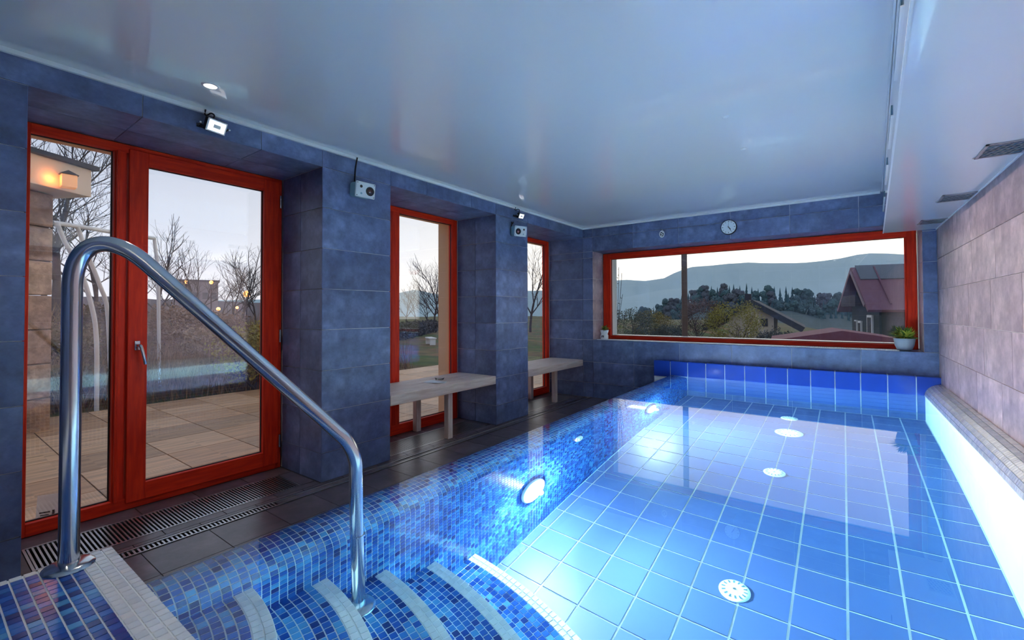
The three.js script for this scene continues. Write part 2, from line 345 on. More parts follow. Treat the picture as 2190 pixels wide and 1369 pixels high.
const dist = (x, y, z) => Math.hypot(x - camera.position.x, y - camera.position.y, z - camera.position.z);
{
  const f = setting('pool_floor', 'light blue square tiles with pale joints on the pool bottom', 'pool floor');
  boxAt('screed', [1.30, FLOOR - 0.25, 0], [XR, FLOOR - 0.004, ZP], M.groutPool, f);
  const xs = [XW, ...Array.from({ length: 10 }, (_, k) => 1.577 + 0.2125 * k), XP];
  tiles(f, [0, FLOOR, 0], [0, 0, 1], [1, 0, 0], steps(ZE, ZP, 0.2045, 3.313 - 0.2045 * 16), xs, M.poolTile, { gap: 0.011 });

  const e = setting('pool_wall_far', 'deep blue tiled ledge and wall at the far end of the pool', 'pool wall');
  boxAt('masonry', [1.085, -0.13, 0.0005], [XR - 0.001, 0.605 - 0.0075, ZE - 0.0065], M.groutPool, e);
  boxAt('masonry', [1.33, FLOOR - 0.2, 0.0005], [XR - 0.001, -0.13, ZE - 0.0065], M.groutPool, e);
  const cols = [1.08, ...Array.from({ length: 12 }, (_, k) => 1.292 + 0.2113 * k), XR - 0.002];
  tiles(e, [0, 0, ZE], [1, 0, 0], [0, 1, 0], cols, [0.402, 0.605], M.endTile, { gap: 0.009 });
  tiles(e, [0, 0, ZE], [1, 0, 0], [0, 1, 0], [XW, ...cols.slice(3, -1), XP + 0.05], steps(FLOOR, 0.402, 0.2, 0.402 - 1.0), M.poolTile, { gap: 0.009 });
  tiles(e, [0, 0.605, 0], [0, 0, 1], [1, 0, 0], [0.002, ZE - 0.008], cols, M.endTile, { gap: 0.009 });
  tiles(e, [1.08, 0, 0], [0, 0, 1], [0, 1, 0], [0.002, ZE - 0.008], [0, 0.2, 0.402, 0.597], M.endTile, { gap: 0.009 });

  // the overflow rim and the wall under it, along the deck
  const w = setting('pool_wall_left', 'rounded overflow rim and wall of small blue mosaic along the deck', 'pool wall');
  const S = 0.394 + 0.047 + 0.02 + 0.29 + 1.05, nS = 60, pos = [], idx = [];
  const zs = [ZE + 0.001, 2.8, ZL - 0.001];
  zs.forEach((z, j) => { for (let i = 0; i <= nS; i++) { const [x, y, t] = rimAt(S * i / nS, z); pos.push(x - Math.cos(t) * 0.0022, Math.max(y - Math.sin(t) * 0.0022, FLOOR - 0.05), z); if (i < nS && j < 2) { const a = j * (nS + 1) + i, b = a + nS + 1; idx.push(a, a + 1, b, b, a + 1, b + 1); } } });
  const g = new THREE.BufferGeometry(); g.setAttribute('position', new THREE.Float32BufferAttribute(pos, 3)); g.setIndex(idx.map((_, k) => idx[k - k % 3 + [0, 2, 1][k % 3]])); g.computeVertexNormals();
  put('rim_body', g, M.groutPool, w);
  const list = [], m = new THREE.Matrix4(), q = new THREE.Quaternion();
  const skew = Math.atan(0.0165);
  for (let z = ZL - MP / 2 - 0.004; z > ZE + 0.012; z -= MP) for (let s = 0.02; s < S - 0.02; s += MP) {
    const [x, y, t] = rimAt(s, z);
    if (y < FLOOR + 0.012) break;
    q.setFromEuler(new THREE.Euler(0, 0, t - Math.PI / 2));
    const mm = new THREE.Matrix4().compose(V(x - Math.cos(t) * 0.0014, y - Math.sin(t) * 0.0014, z), q, V(1, 1, 1));
    const seen = t < Math.PI * 0.6 && s > 0.4 && y > 0.12;
    list.push({ m: mm, k: pickBlue(), d: seen ? dist(x, y, z) : 99 });
  }
  layMosaic(w, list, 300, M.mosaic, blues);

  // white wall and grey rounded coping along the right wall
  const r = setting('pool_wall_right', 'pale underwater wall below a rounded grey mosaic coping at the right wall', 'pool wall');
  const top = 0.54, R = 0.112, pr = [];
  for (let k = 0; k <= 10; k++) { const t = k / 10 * Math.PI / 2; pr.push([XR - 0.004 - (XR - 0.004 - XP) * Math.sin(t), top - R + R * Math.cos(t)]); }
  const sh = new THREE.Shape([[XR - 0.001, FLOOR - 0.1], [XR - 0.001, top], ...pr, [XP, FLOOR - 0.1]].map((p) => new THREE.Vector2(p[0] + 0.0022, p[1] - 0.0022)));
  const g2 = new THREE.ExtrudeGeometry(sh, { depth: ZL - ZE - 0.003, bevelEnabled: false, curveSegments: 1 }); g2.translate(0, 0, ZE + 0.001);
  put('coping_body', g2, std([0.80, 0.86, 0.87], 0.4, { bumpMap: slateBump, bumpScale: 0.0005 }), r);
  const l2 = [];
  for (let z = ZE + 0.02; z < ZL - 0.02; z += MP) for (let k = 0; k < 6; k++) {
    const t = (k + 0.5) / 6 * Math.PI / 2, x = XR - 0.004 - (XR - 0.004 - XP) * Math.sin(t), y = top - R + R * Math.cos(t), n = Math.atan2(Math.cos(t) / R, -Math.sin(t) / 0.118);
    q.setFromEuler(new THREE.Euler(0, 0, n - Math.PI / 2));
    l2.push({ m: new THREE.Matrix4().compose(V(x, y, z), q, V(1.14, 1, 1.08)), k: Math.floor(rnd() * 3), d: z < 3 ? 10 - z : 99 });
  }
  layMosaic(r, l2, 300, M.mosaicGrey, greys);
  put('waterline_strip', box(0.006, 0.022, ZL - ZE - 0.01), M.whiteGloss, r, [XP - 0.001, top - R - 0.012, (ZL + ZE) / 2]);

}
// ---------------------------------------------------------------- landing and steps
{
  const l = setting('pool_landing', 'raised mosaic landing with a white tile edge at the head of the pool steps', 'landing');
  boxAt('body', [XL + 0.004, 0.0005, ZL + 0.004], [XR - 0.001, LAND - 0.0025, ZB - 0.001], M.groutPool, l);
  boxAt('body', [1.45, FLOOR - 0.1, ZL + 0.004], [XR - 0.001, 0.0005, ZB - 0.001], M.groutPool, l);
  tiles(l, [0, 0, ZL], [-1, 0, 0], [0, 1, 0], steps(-XP, -XW, 0.2113), steps(FLOOR, LAND - 0.004, 0.2045), M.poolTile, { gap: 0.009, t: 0.004 });
  const blue = [], white = [];
  let i = 0;
  for (let z = ZL + MP / 2; z < 6.6; z += MP, i++) { let j = 0; for (let x = XL + MP / 2; x < XP; x += MP, j++) {
    const m = new THREE.Matrix4().makeTranslation(x, LAND - 0.0014, z), seen = x < 1.95 && z < 5.80;
    (i < 3 || j < 1 ? white : blue).push({ m, k: i < 3 || j < 1 ? Math.floor(rnd() * 3) : pickBlue(), d: seen ? dist(x, LAND, z) : 99 });
  } }
  layMosaic(l, blue, 200, M.mosaic, blues);
  layMosaic(l, white, 100, M.mosaicWhite, whites);

  const s = setting('pool_steps', 'curved underwater mosaic steps with pale nosings below the landing', 'steps');
  const cx = XW, cz = 6.10, tread = [[0.280, 0.871], [0.090, 1.130], [-0.100, 1.397], [-0.293, 1.676], [-0.485, 1.957]];
  const blueS = [], whiteS = [];
  tread.forEach(([y, R], k) => {
    const inner = k ? tread[k - 1][1] : 0.60;
    const A = 1.75;
    const pts = [new THREE.Vector2(cx - 0.02, -(cz - R))]; for (let j = 0; j <= 48; j++) { const t = A * j / 48; pts.push(new THREE.Vector2(cx + R * Math.sin(t), -(cz - R * Math.cos(t)))); } pts.push(new THREE.Vector2(cx - 0.02, -cz - 0.1));
    const g = new THREE.ExtrudeGeometry(new THREE.Shape(pts), { depth: y - FLOOR - 0.003 + 0.02, bevelEnabled: false }); g.rotateX(-Math.PI / 2); g.translate(0, FLOOR - 0.02, 0);
    put('step', g, M.groutPool, s);
    const rows = Math.floor((R - inner + 0.03) / MP);
    for (let row = 0; row < rows; row++) {
      const rad = R - MP * (row + 0.5), n = Math.round(rad * 1.5 / MP);
      for (let j = 0; j < n; j++) {
        const t = (j + 0.5) / n * 1.5, x = cx + rad * Math.sin(t), z = cz - rad * Math.cos(t);
        if (z > ZL - 0.012) continue;
        const m = new THREE.Matrix4().makeRotationY(-t).setPosition(x, y - 0.0014, z), w = row < 2;
        (w ? whiteS : blueS).push({ m, k: w ? Math.floor(rnd() * 3) : pickBlue(), d: t < 0.7 ? dist(x, y, z) : 99 });
      }
    }
  });
  layMosaic(s, blueS, 200, M.mosaic, blues);
  layMosaic(s, whiteS, 100, M.mosaicWhite, whites);
}
// ---------------------------------------------------------------- water
{
  const ring = (z) => { const q = [[XP + 0.006, YW], [XP + 0.006, FLOOR - 0.003], [wallX(z) - 0.003, FLOOR - 0.003]]; for (let k = 0; k <= 16; k++) { const S0 = 0.42, S1 = 0.394 + 0.047 + 0.02 + 0.34, [x, y, t] = rimAt(S1 + (S0 - S1) * k / 16, z); q.push([x - Math.cos(t) * 0.004, y - Math.sin(t) * 0.004]); } q.push([rimXo(z) - 0.024, YW - 0.006], [rimXo(z) - 0.014, YW]); return q.map(([x, y]) => V(x, y, z)); };
  const A = ring(ZE - 0.003), B = ring(ZL + 0.002), n = A.length, pos = [], tri = (...p) => p.forEach((q) => pos.push(q.x, q.y, q.z));
  for (let k = 0; k < n; k++) { const m = (k + 1) % n; tri(A[k], B[k], A[m]); tri(A[m], B[k], B[m]); }
  for (const [R, flip] of [[A, 1], [B, 0]]) for (const [a, b, c] of THREE.ShapeUtils.triangulateShape(R.map((p) => new THREE.Vector2(p.x, p.y)), [])) { const cr = (R[b].x - R[a].x) * (R[c].y - R[a].y) - (R[b].y - R[a].y) * (R[c].x - R[a].x); (cr > 0) === !flip ? tri(R[a], R[b], R[c]) : tri(R[a], R[c], R[b]); }
  const g = new THREE.BufferGeometry(); g.setAttribute('position', new THREE.Float32BufferAttribute(pos, 3)); g.computeVertexNormals();
  tag(put('pool_water', g, M.water), 'still clear water filling the blue pool up to its rounded rim', 'water', null, 'stuff');
}
// ---------------------------------------------------------------- pool lamps, inlets
{
  [[3.616, -0.286, 'between the steps and the wall inlet'], [1.496, -0.273, 'near the far end of the pool']].forEach(([z, y, where]) => {
    const t = thing('pool_lamp', `round glowing underwater lamp in the mosaic wall ${where}`, 'lamp', [wallX(z) + 0.003, y, z], 'underwater lamps');
    put('lamp_ring', new THREE.TorusGeometry(0.112, 0.010, 10, 40), M.whiteGloss, t, [0.008, 0, 0], [0, Math.PI / 2, 0]);
    const g = new THREE.SphereGeometry(0.108, 32, 10, 0, Math.PI * 2, 0, Math.PI / 2); g.scale(1, 0.30, 1); g.rotateZ(-Math.PI / 2);
    put('lamp_lens', g, M.lampGlow, t, [0.006, 0, 0]);
    const L = new THREE.PointLight(0xffffff, POOL * 0.30, 0, 2); L.position.set(0.058, 0, 0); L.shadow.radius = 1; L.name = 'pool_lamp_glow'; t.add(L);
    const B = new THREE.SpotLight(0xffffff, POOL * 1.15, 0, 1.3, 0.8, 2); B.position.set(0.058, 0, 0); B.target.position.set(1, 0.22, 0); B.shadow.radius = 1; B.name = 'pool_lamp_beam'; t.add(B); t.add(B.target);
  });
  const inlet = thing('pool_inlet', 'small white round water inlet in the blue mosaic wall', 'inlet', [wallX(3.012) + 0.002, 0.073, 3.012]);
  put('cover_plate', cyl(0.048, 0.052, 0.012, 28), M.whiteGloss, inlet, [0.006, 0, 0], [0, 0, -Math.PI / 2]);
  put('nozzle', new THREE.TorusGeometry(0.02, 0.005, 8, 20), M.white, inlet, [0.013, 0, 0], [0, Math.PI / 2, 0]);
  [[2.613, 3.436, 0.072, 'nearest the steps'], [2.64, 2.076, 0.072, 'in the middle of the pool'], [2.652, 1.124, 0.112, 'the largest of them'], [2.615, 0.638, 0.075, 'closest to the far ledge']].forEach(([x, z, r, where]) => {
    const t = thing('floor_inlet', `white round floor inlet with slots on the pool bottom, ${where}`, 'inlet', [x, FLOOR, z], 'floor inlets');
    put('disc', lathe([[0, 0.016], [r * 0.55, 0.015], [r * 0.9, 0.010], [r, 0.003], [r, 0]], 36), M.whiteGloss, t);
    for (let k = 0; k < 14; k++) { const a = k / 14 * Math.PI * 2; put('slot', box(r * 0.28, 0.002, 0.006), M.slotDark, t, [Math.cos(a) * r * 0.68, 0.0135, Math.sin(a) * r * 0.68], [0, -a, 0]); }
    put('centre_screw', cyl(0.007, 0.007, 0.003, 12), M.brushed, t, [0, 0.0165, 0]);
  });
}
// ---------------------------------------------------------------- handrail
{
  const A = [1.19, LAND, 5.60], B = [1.625, -0.100, 4.89], t = thing('handrail', 'polished stainless steel handrail bent down from the landing into the pool steps', 'handrail', A);
  const L = Math.hypot(B[0] - A[0], B[2] - A[2]), ux = (B[0] - A[0]) / L, uz = (B[2] - A[2]) / L;
  const P = (d, y) => V(ux * d, y - LAND, uz * d);
  const c = new THREE.CurvePath();
  const bend = (p0, p1, p2, r) => { // arc replaced by a quadratic between two straights
    const a = p1.clone().add(p0.clone().sub(p1).setLength(r)), b = p1.clone().add(p2.clone().sub(p1).setLength(r)); return [a, p1, b]; };
  const p0 = P(0, LAND - 0.002), p1 = P(0, 1.585), p2 = P(L * 0.975, 0.737), p3 = P(L * 0.99, -0.098);
  const [a1, , b1] = bend(p0, p1, p2, 0.27), [a2, , b2] = bend(p1, p2, p3, 0.07);
  const k = 0.55;
  c.add(new THREE.LineCurve3(p0, a1)); c.add(new THREE.CubicBezierCurve3(a1, a1.clone().lerp(p1, k), b1.clone().lerp(p1, k), b1)); c.add(new THREE.LineCurve3(b1, a2)); c.add(new THREE.CubicBezierCurve3(a2, a2.clone().lerp(p2, 0.6), b2.clone().lerp(p2, 0.6), b2)); c.add(new THREE.LineCurve3(b2, p3));
  put('tube', new THREE.TubeGeometry(c, 220, 0.0243, 28), M.steel, t);
  const fl = lathe([[0.024, 0.014], [0.030, 0.0135], [0.050, 0.010], [0.060, 0.004], [0.060, 0]], 40);
  put('flange', fl, M.steel, t); put('flange', fl, M.steel, t, p3.toArray());
  put('sleeve', cyl(0.0262, 0.0262, 0.012, 28), M.steel, t, P(L * 0.985, 0.405).toArray());
}
// ---------------------------------------------------------------- windows and the door
// an upright frame in the plane of the wall: local x along the wall, y up, z towards the room
function frameBars(parent, name, x0, x1, y0, y1, b, depth, z, m) { // b: [left, right, bottom, top]
  const mk = (w, h, x, y) => put(name, rbox(w, h, depth, 0.005), m, parent, [x, y, z]);
  mk(b[0], y1 - y0, x0 + b[0] / 2, (y0 + y1) / 2); mk(b[1], y1 - y0, x1 - b[1] / 2, (y0 + y1) / 2);
  mk(x1 - x0 - b[0] - b[1] + 0.004, b[2], (x0 + x1 + b[0] - b[1]) / 2, y0 + b[2] / 2); mk(x1 - x0 - b[0] - b[1] + 0.004, b[3], (x0 + x1 + b[0] - b[1]) / 2, y1 - b[3] / 2);
}
function pane(parent, x0, x1, y0, y1, z) {
  const p = put('pane', new THREE.PlaneGeometry(x1 - x0 + 0.012, y1 - y0 + 0.012), M.glass, parent, [(x0 + x1) / 2, (y0 + y1) / 2, z]);
  put('pane', p.geometry, M.glass, parent, [(x0 + x1) / 2, (y0 + y1) / 2, z - 0.018]);
  const e = (w, h, x, y) => put('gasket', box(w, h, 0.012), M.gasket, parent, [x, y, z]);
  e(0.006, y1 - y0, x0 + 0.002, (y0 + y1) / 2); e(0.006, y1 - y0, x1 - 0.002, (y0 + y1) / 2); e(x1 - x0 - 0.01, 0.006, (x0 + x1) / 2, y0 + 0.002); e(x1 - x0 - 0.01, 0.006, (x0 + x1) / 2, y1 - 0.002);
  return p;
}
const leftUnit = (name, label, cat, z) => { const o = setting(name, label, cat); o.position.set(-DEEP - 0.04, 0, z); o.rotation.y = Math.PI / 2; return o; };   // local x = -z of the room
{ // door: fixed light and a leaf; local x = Z1 - z
  const d = leftUnit('door_1', 'tall red wooden glass door with a fixed side light, leading to the terrace', 'door', Z1 - 0.008), X = (z) => Z1 - 0.008 - z;
  const e = X(Z2 + 0.008);
  frameBars(d, 'frame', 0, e, 0.001, HJ - 0.001, [0.07, 0.045, 0.072, 0.055], 0.07, 0, M.redWood);
  put('mullion', rbox(0.062, HJ - 0.12, 0.07), M.redWood, d, [X(5.098), 0.072 + (HJ - 0.13) / 2, 0]);
  put('mullion_bead', rbox(0.014, HJ - 0.12, 0.02, 0.004), M.redWood, d, [X(5.112), 0.072 + (HJ - 0.13) / 2, 0.044]);
  pane(d, X(5.492), X(5.132), 0.074, HJ - 0.056, -0.005);
  const leaf = new THREE.Group(); leaf.name = 'door_leaf'; d.add(leaf); leaf.position.z = 0.022;
  frameBars(leaf, 'leaf_frame', X(5.060), X(4.118), 0.045, HJ - 0.030, [0.100, 0.118, 0.108, 0.088], 0.062, 0, M.redWood);
  pane(leaf, X(4.960), X(4.236), 0.153, HJ - 0.118, -0.005);
  const h = new THREE.Group(); h.name = 'handle'; leaf.add(h); h.position.set(X(5.012), 1.03, 0.033);
  put('rose', rbox(0.030, 0.060, 0.010, 0.004), M.steel, leaf, [X(5.012), 1.03, 0.036]);
  leaf.remove(h);
  put('handle', tube([[0, 0, 0], [0, 0, 0.035], [0.006, -0.008, 0.048], [0.020, -0.07, 0.050], [0.030, -0.12, 0.046]], 0.0095, 30, 12), M.steel, leaf, [X(5.012), 1.032, 0.036]);
  for (const y of [0.22, 1.05, 2.12]) put('hinge', cyl(0.008, 0.008, 0.10, 12), M.steel, leaf, [X(4.112), y, 0.036]);
}
{
  const w = leftUnit('window_1', 'tall red framed window behind the middle wooden bench', 'window', Z3 - 0.008), X = (z) => Z3 - 0.008 - z;
  const e = X(Z4 + 0.008);
  frameBars(w, 'frame', 0, e, 0.001, HJ - 0.001, [0.09, 0.065, 0.10, 0.055], 0.075, 0, M.redWood);
  put('frame_bead', rbox(0.02, HJ - 0.17, 0.02, 0.004), M.redWood, w, [X(2.118), 0.1 + (HJ - 0.16) / 2, 0.030]);
  put('mullion', rbox(0.10, HJ - 0.15, 0.075), M.redWood, w, [X(2.945), 0.10 + (HJ - 0.155) / 2, 0]);
  pane(w, X(3.368), X(2.995), 0.102, HJ - 0.058, -0.005);
  pane(w, X(2.895), X(2.109), 0.102, HJ - 0.058, -0.005);
}
{
  const w = leftUnit('window_2', 'narrow looking red framed window behind the bench at the end wall', 'window', Z5 - 0.008), X = (z) => Z5 - 0.008 - z;
  frameBars(w, 'frame', 0, X(0.010), 0.001, HJ - 0.001, [0.09, 0.075, 0.10, 0.055], 0.075, 0, M.redWood);
  pane(w, 0.09, X(0.085), 0.102, HJ - 0.058, -0.005);
}
{
  const w = setting('window_3', 'wide red framed panorama window in the end wall', 'window'); w.position.set(0, 0, -WD - 0.04);
  const x0 = WX0 + 0.008, x1 = WX1 - 0.008;
  frameBars(w, 'frame', x0, x1, WY0 + 0.001, WY1 - 0.008, [0.115, 0.085, 0.05, 0.085], 0.07, 0, M.redWood);
  put('frame_bead', rbox(0.018, WY1 - WY0 - 0.15, 0.02, 0.004), M.redWood, w, [x1 - 0.09, (WY0 + WY1) / 2 - 0.02, 0.03]);
  pane(w, x0 + 0.115, x1 - 0.085, WY0 + 0.051, WY1 - 0.093, -0.008);
  put('outer_ledge', box(x1 - x0 - 0.2, 0.012, 0.16), M.whiteGloss, w, [(x0 + x1) / 2 + 0.03, WY0 + 0.052, -0.12]);
  // white slotted vent strip on the sill
  const s = thing('sill_grille', 'white slotted heating strip lying on the sill of the panorama window', 'grille', [0, WY0, -0.075]);
  put('strip', box(3.30, 0.010, 0.012), M.whiteGloss, s, [1.86, 0.0055, 0.052]); put('strip', box(3.30, 0.010, 0.012), M.whiteGloss, s, [1.86, 0.0055, -0.052]);
  put('strip', box(2.30, 0.010, 0.092), M.whiteGloss, s, [1.36, 0.0055, 0]);
  for (let x = 2.53; x < 3.5; x += 0.019) put('slat', box(0.010, 0.009, 0.092), M.whiteGloss, s, [x, 0.0055, 0]);
}
// ---------------------------------------------------------------- benches
{
  const bench = (z0, z1, where, legs) => {
    const b = thing('wooden_bench', `pale wooden bench with thick planks ${where}`, 'bench', [0, 0, (z0 + z1) / 2], 'wooden niche benches'), L = z1 - z0;
    put('front_board', rbox(0.034, 0.088, L, 0.004), M.bench, b, [-0.017, 0.491, 0]);
    for (let k = 0; k < 4; k++) put('plank', rbox(0.125, 0.030, L, 0.004), M.bench, b, [-0.099 - k * 0.1285, 0.520, 0]);
    put('batten', rbox(0.50, 0.045, 0.05, 0.004), M.bench, b, [-0.29, 0.482, legs[0] - (z0 + z1) / 2]);
    for (const [x, z] of legs[1]) put('leg', rbox(0.058, 0.459, 0.062, 0.004), M.bench, b, [x, 0.2300, z - (z0 + z1) / 2]);
  };
  bench(Z4 + 0.004, Z3 - 0.004, 'set between the two tiled piers', [2.71, [[-0.066, 2.71], [-0.520, 2.71]]]);
  bench(0.004, Z5 - 0.004, 'reaching the end wall', [0.60, [[-0.125, 0.60], [-0.520, 0.60]]]);
  const p = thing('paper_sheet', 'white folded sheet of paper lying on the wooden bench between the piers', 'paper', [-0.22, 0.5352, 2.74], null, 0.25);
  const g = new THREE.PlaneGeometry(0.19, 0.14, 8, 6); g.rotateX(-Math.PI / 2); { const a = g.attributes.position; for (let i = 0; i < a.count; i++) a.setY(i, 0.001 + 0.007 * Math.abs(Math.sin(a.getX(i) * 14 + a.getZ(i) * 9))); g.computeVertexNormals(); }
  put('sheet', g, std([0.9, 0.92, 0.92], 0.8, { side: THREE.DoubleSide }), p);
  put('lower_sheet', box(0.17, 0.0008, 0.12), std([0.88, 0.9, 0.9], 0.8), p, [0.02, 0.0004, -0.01], [0, 0.3, 0]);
  const gl = thing('glass_dish', 'small clear glass dish beside the paper on the bench', 'dish', [-0.30, 0.5352, 2.60]);
  put('bowl', lathe([[0, 0.001], [0.035, 0.001], [0.042, 0.004], [0.05, 0.022], [0.047, 0.022], [0.038, 0.006], [0, 0.005]], 28), std([0.95, 0.98, 0.98], 0.02, { physical: true, transmission: 1, thickness: 0.01, ior: 1.5 }), gl);
}
// ---------------------------------------------------------------- flood lights and cameras
{
  M.floodlightLens = std([0.8, 0.9, 0.95], 0.12, { emissive: new THREE.Color(1, 0.94, 0.88), emissiveIntensity: 0.6 });
  const flood = (pos, w, h, tilt, yaw, where) => {
    const f = thing('floodlight', `small black LED floodlight with a white face ${where}`, 'floodlight', pos, 'LED floodlights');
    const head = new THREE.Group(); head.name = 'lamp_head'; head.rotation.set(0, yaw, 0); f.add(head);
    const tiltG = new THREE.Group(); tiltG.name = 'lamp_body'; tiltG.rotation.x = tilt; f.remove(head);
    const place = (name, geo, m, p, r) => { const o = put(name, geo, m, f); const q = new THREE.Quaternion().setFromEuler(new THREE.Euler(tilt, yaw, 0, 'YXZ')); o.position.set(...p).applyQuaternion(q).add(V(0.065, -0.055, 0)); o.quaternion.copy(q); if (r) o.rotateX(r); return o; };
    place('housing', rbox(w, h, 0.028, 0.006), M.black, [0, 0, 0]);
    for (let k = 0; k < 7; k++) place('cooling_fin', box(0.004, h * 0.8, 0.016), M.black, [-w * 0.36 + k * w * 0.12, 0, -0.021]);
    place('reflector_rim', rbox(w * 0.96, h * 0.94, 0.006, 0.003), M.whiteGloss, [0, 0, 0.0145]);
    place('lens', rbox(w * 0.82, h * 0.76, 0.004, 0.002), M.floodlightLens, [0, 0, 0.0172]);
    place('led_chip', box(w * 0.34, h * 0.26, 0.002), std([0.9, 0.93, 0.9], 0.4), [0, 0, 0.0198]);
    put('bracket', tube([[0.0, -0.055, w / 2 + 0.012], [0.03, -0.055, w / 2 + 0.012], [0.064, -0.055, w / 2 + 0.011]], 0.005, 8, 6), M.black, f);
    put('bracket', tube([[0.0, -0.055, -w / 2 - 0.012], [0.03, -0.055, -w / 2 - 0.012], [0.064, -0.055, -w / 2 - 0.011]], 0.005, 8, 6), M.black, f);
    put('bracket_bar', box(0.004, 0.022, w + 0.034), M.black, f, [0.0025, -0.055, 0]);
    for (const s of [-1, 1]) put('bolt', cyl(0.006, 0.006, 0.010, 10), M.steel, f, [0.063, -0.055, s * (w / 2 + 0.018)], [Math.PI / 2, 0, 0]);
    const L = new THREE.SpotLight(0xfff0e0, FLOOD, 0, 0.56, 0.6, 2), aim = V(0, 0, 1).applyQuaternion(new THREE.Quaternion().setFromEuler(new THREE.Euler(tilt, yaw, 0, 'YXZ')));
    L.position.set(0.065, -0.055, 0).addScaledVector(aim, 0.03); L.target.position.copy(L.position).addScaledVector(aim, 2); L.shadow.radius = 2; L.name = 'floodlight_beam'; f.add(L); f.add(L.target);
    put('cable', tube([[0.05, -0.02, 0.01], [0.05, 0.012, 0.0], [0.035, 0.025, 0.012], [0.015, 0.012, 0.028], [0.012, 0.02, 0.036], [0.022, 0.044, 0.036]], 0.0045, 30, 7), M.black, f);
  };
  flood([0.0005, 2.405, 4.808], 0.118, 0.078, 0.46, Math.PI / 2 + 0.20, 'on the lintel over the red glass door');
  flood([0.0005, 2.402, 1.66], 0.085, 0.062, 0.46, Math.PI / 2 - 0.12, 'above the camera near the end wall');

  const device = (pos, yaw, tilt, flip, cableTop, where) => {
    const f = thing('wall_camera', `white box camera with round black lens on the tiled pier ${where}`, 'camera', pos, 'wall cameras');
    const q = new THREE.Quaternion().setFromEuler(new THREE.Euler(tilt, yaw, 0, 'YXZ')), c = V(0.115, 0, 0);
    const place = (name, geo, m, p, rx, parent) => { const o = put(name, geo, m, f); o.position.set(...p).applyQuaternion(q).add(c); o.quaternion.copy(q); if (rx) o.rotateX(rx); return o; };
    const W = 0.166, Hh = 0.118;
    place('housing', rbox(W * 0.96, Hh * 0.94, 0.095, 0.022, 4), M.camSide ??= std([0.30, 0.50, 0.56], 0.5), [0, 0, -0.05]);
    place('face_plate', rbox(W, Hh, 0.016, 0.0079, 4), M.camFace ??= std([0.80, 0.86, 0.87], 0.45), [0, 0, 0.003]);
    const s = flip ? -1 : 1;
    place('lens_ring', new THREE.TorusGeometry(0.030, 0.005, 10, 32), M.black, [0.036 * s, -0.004, 0.012]);
    place('lens', cyl(0.030, 0.030, 0.004, 32), M.black, [0.036 * s, -0.004, 0.0115], Math.PI / 2);
    place('lens_glass', lathe([[0.020, 0], [0.015, 0.005], [0, 0.008]], 24), std([0.10, 0.02, 0.03], 0.05, { physical: true, clearcoat: 1 }), [0.036 * s, -0.004, 0.0135], Math.PI / 2);
    place('sensor_window', cyl(0.011, 0.011, 0.004, 20), M.dark, [-0.040 * s, 0.022, 0.0105], Math.PI / 2);
    place('sensor_window', cyl(0.008, 0.008, 0.004, 20), M.camSide, [-0.036 * s, -0.030, 0.0105], Math.PI / 2);
    for (const [a, b] of [[-1, -1], [-1, 1], [1, -1], [1, 1]]) place('screw', cyl(0.0035, 0.0035, 0.002, 10), M.dark, [a * 0.071, b * 0.047, 0.0115], Math.PI / 2);
    put('wall_bracket', mergeGeometries([cyl(0.024, 0.024, 0.010, 20).rotateZ(Math.PI / 2).translate(0.006, 0, 0), cyl(0.009, 0.009, 0.045, 14).rotateZ(Math.PI / 2).translate(0.030, 0, 0), new THREE.SphereGeometry(0.014, 14, 10).translate(0.046, 0, 0)]), M.brushed, f);
    put('cable', tube([[0.03, 0.010, 0.006], [0.012, 0.05, 0.022], [0.008, 0.12, 0.016], [0.008, cableTop * 0.75, 0.008], [0.024, cableTop, 0.006]], 0.0055, 30, 7), M.black, f);
  };
  device([0.0005, 2.175, 3.80], Math.PI / 2 - 0.08, 0.12, false, 0.27, 'beside the glass door');
  device([0.0005, 2.150, 1.735], Math.PI / 2 - 0.35, 0.12, true, 0.12, 'next to the end wall');
}
// ---------------------------------------------------------------- ceiling lights
{
  const lampMat = std([1, 1, 1], 0.3, { emissive: new THREE.Color(1.0, 0.97, 0.92), emissiveIntensity: 2.2 });
  [[0.362, 4.941, 'over the glass door'], [2.488, 2.874, 'over the middle of the pool'], [2.479, 2.186, 'over the far half of the pool'], [2.9, 6.7, 'added unseen over the landing to brighten the room']].forEach(([x, z, where], k) => {  // the last spot is unseen, added behind the camera to lift room light
    const t = thing('ceiling_spot', `tiny recessed ceiling spotlight ${where}`, 'spotlight', [x, H, z], 'recessed ceiling spots');
    const r = k === 0 || k > 2 ? 0.042 : 0.022;
    put('ring', lathe([[r * 0.72, -0.002], [r * 0.75, -0.006], [r * 0.95, -0.005], [r, -0.0005]], 28), M.whiteGloss, t);
    put('lens', lathe([[0, -0.010], [r * 0.4, -0.008], [r * 0.72, -0.003]], 24), k === 1 || k === 2 ? M.whiteGloss : lampMat, t);
    if (k === 1 || k === 2) return;
    const L = new THREE.SpotLight(0xfff4e6, k > 2 ? SPOT : SPOT * 0.4, 0, 1.15, 0.7, 2); L.position.set(0, -0.03, 0); L.target.position.set(0, -2, 0); L.shadow.radius = 1.5; L.name = 'ceiling_spot_beam'; t.add(L); t.add(L.target);
  });
}
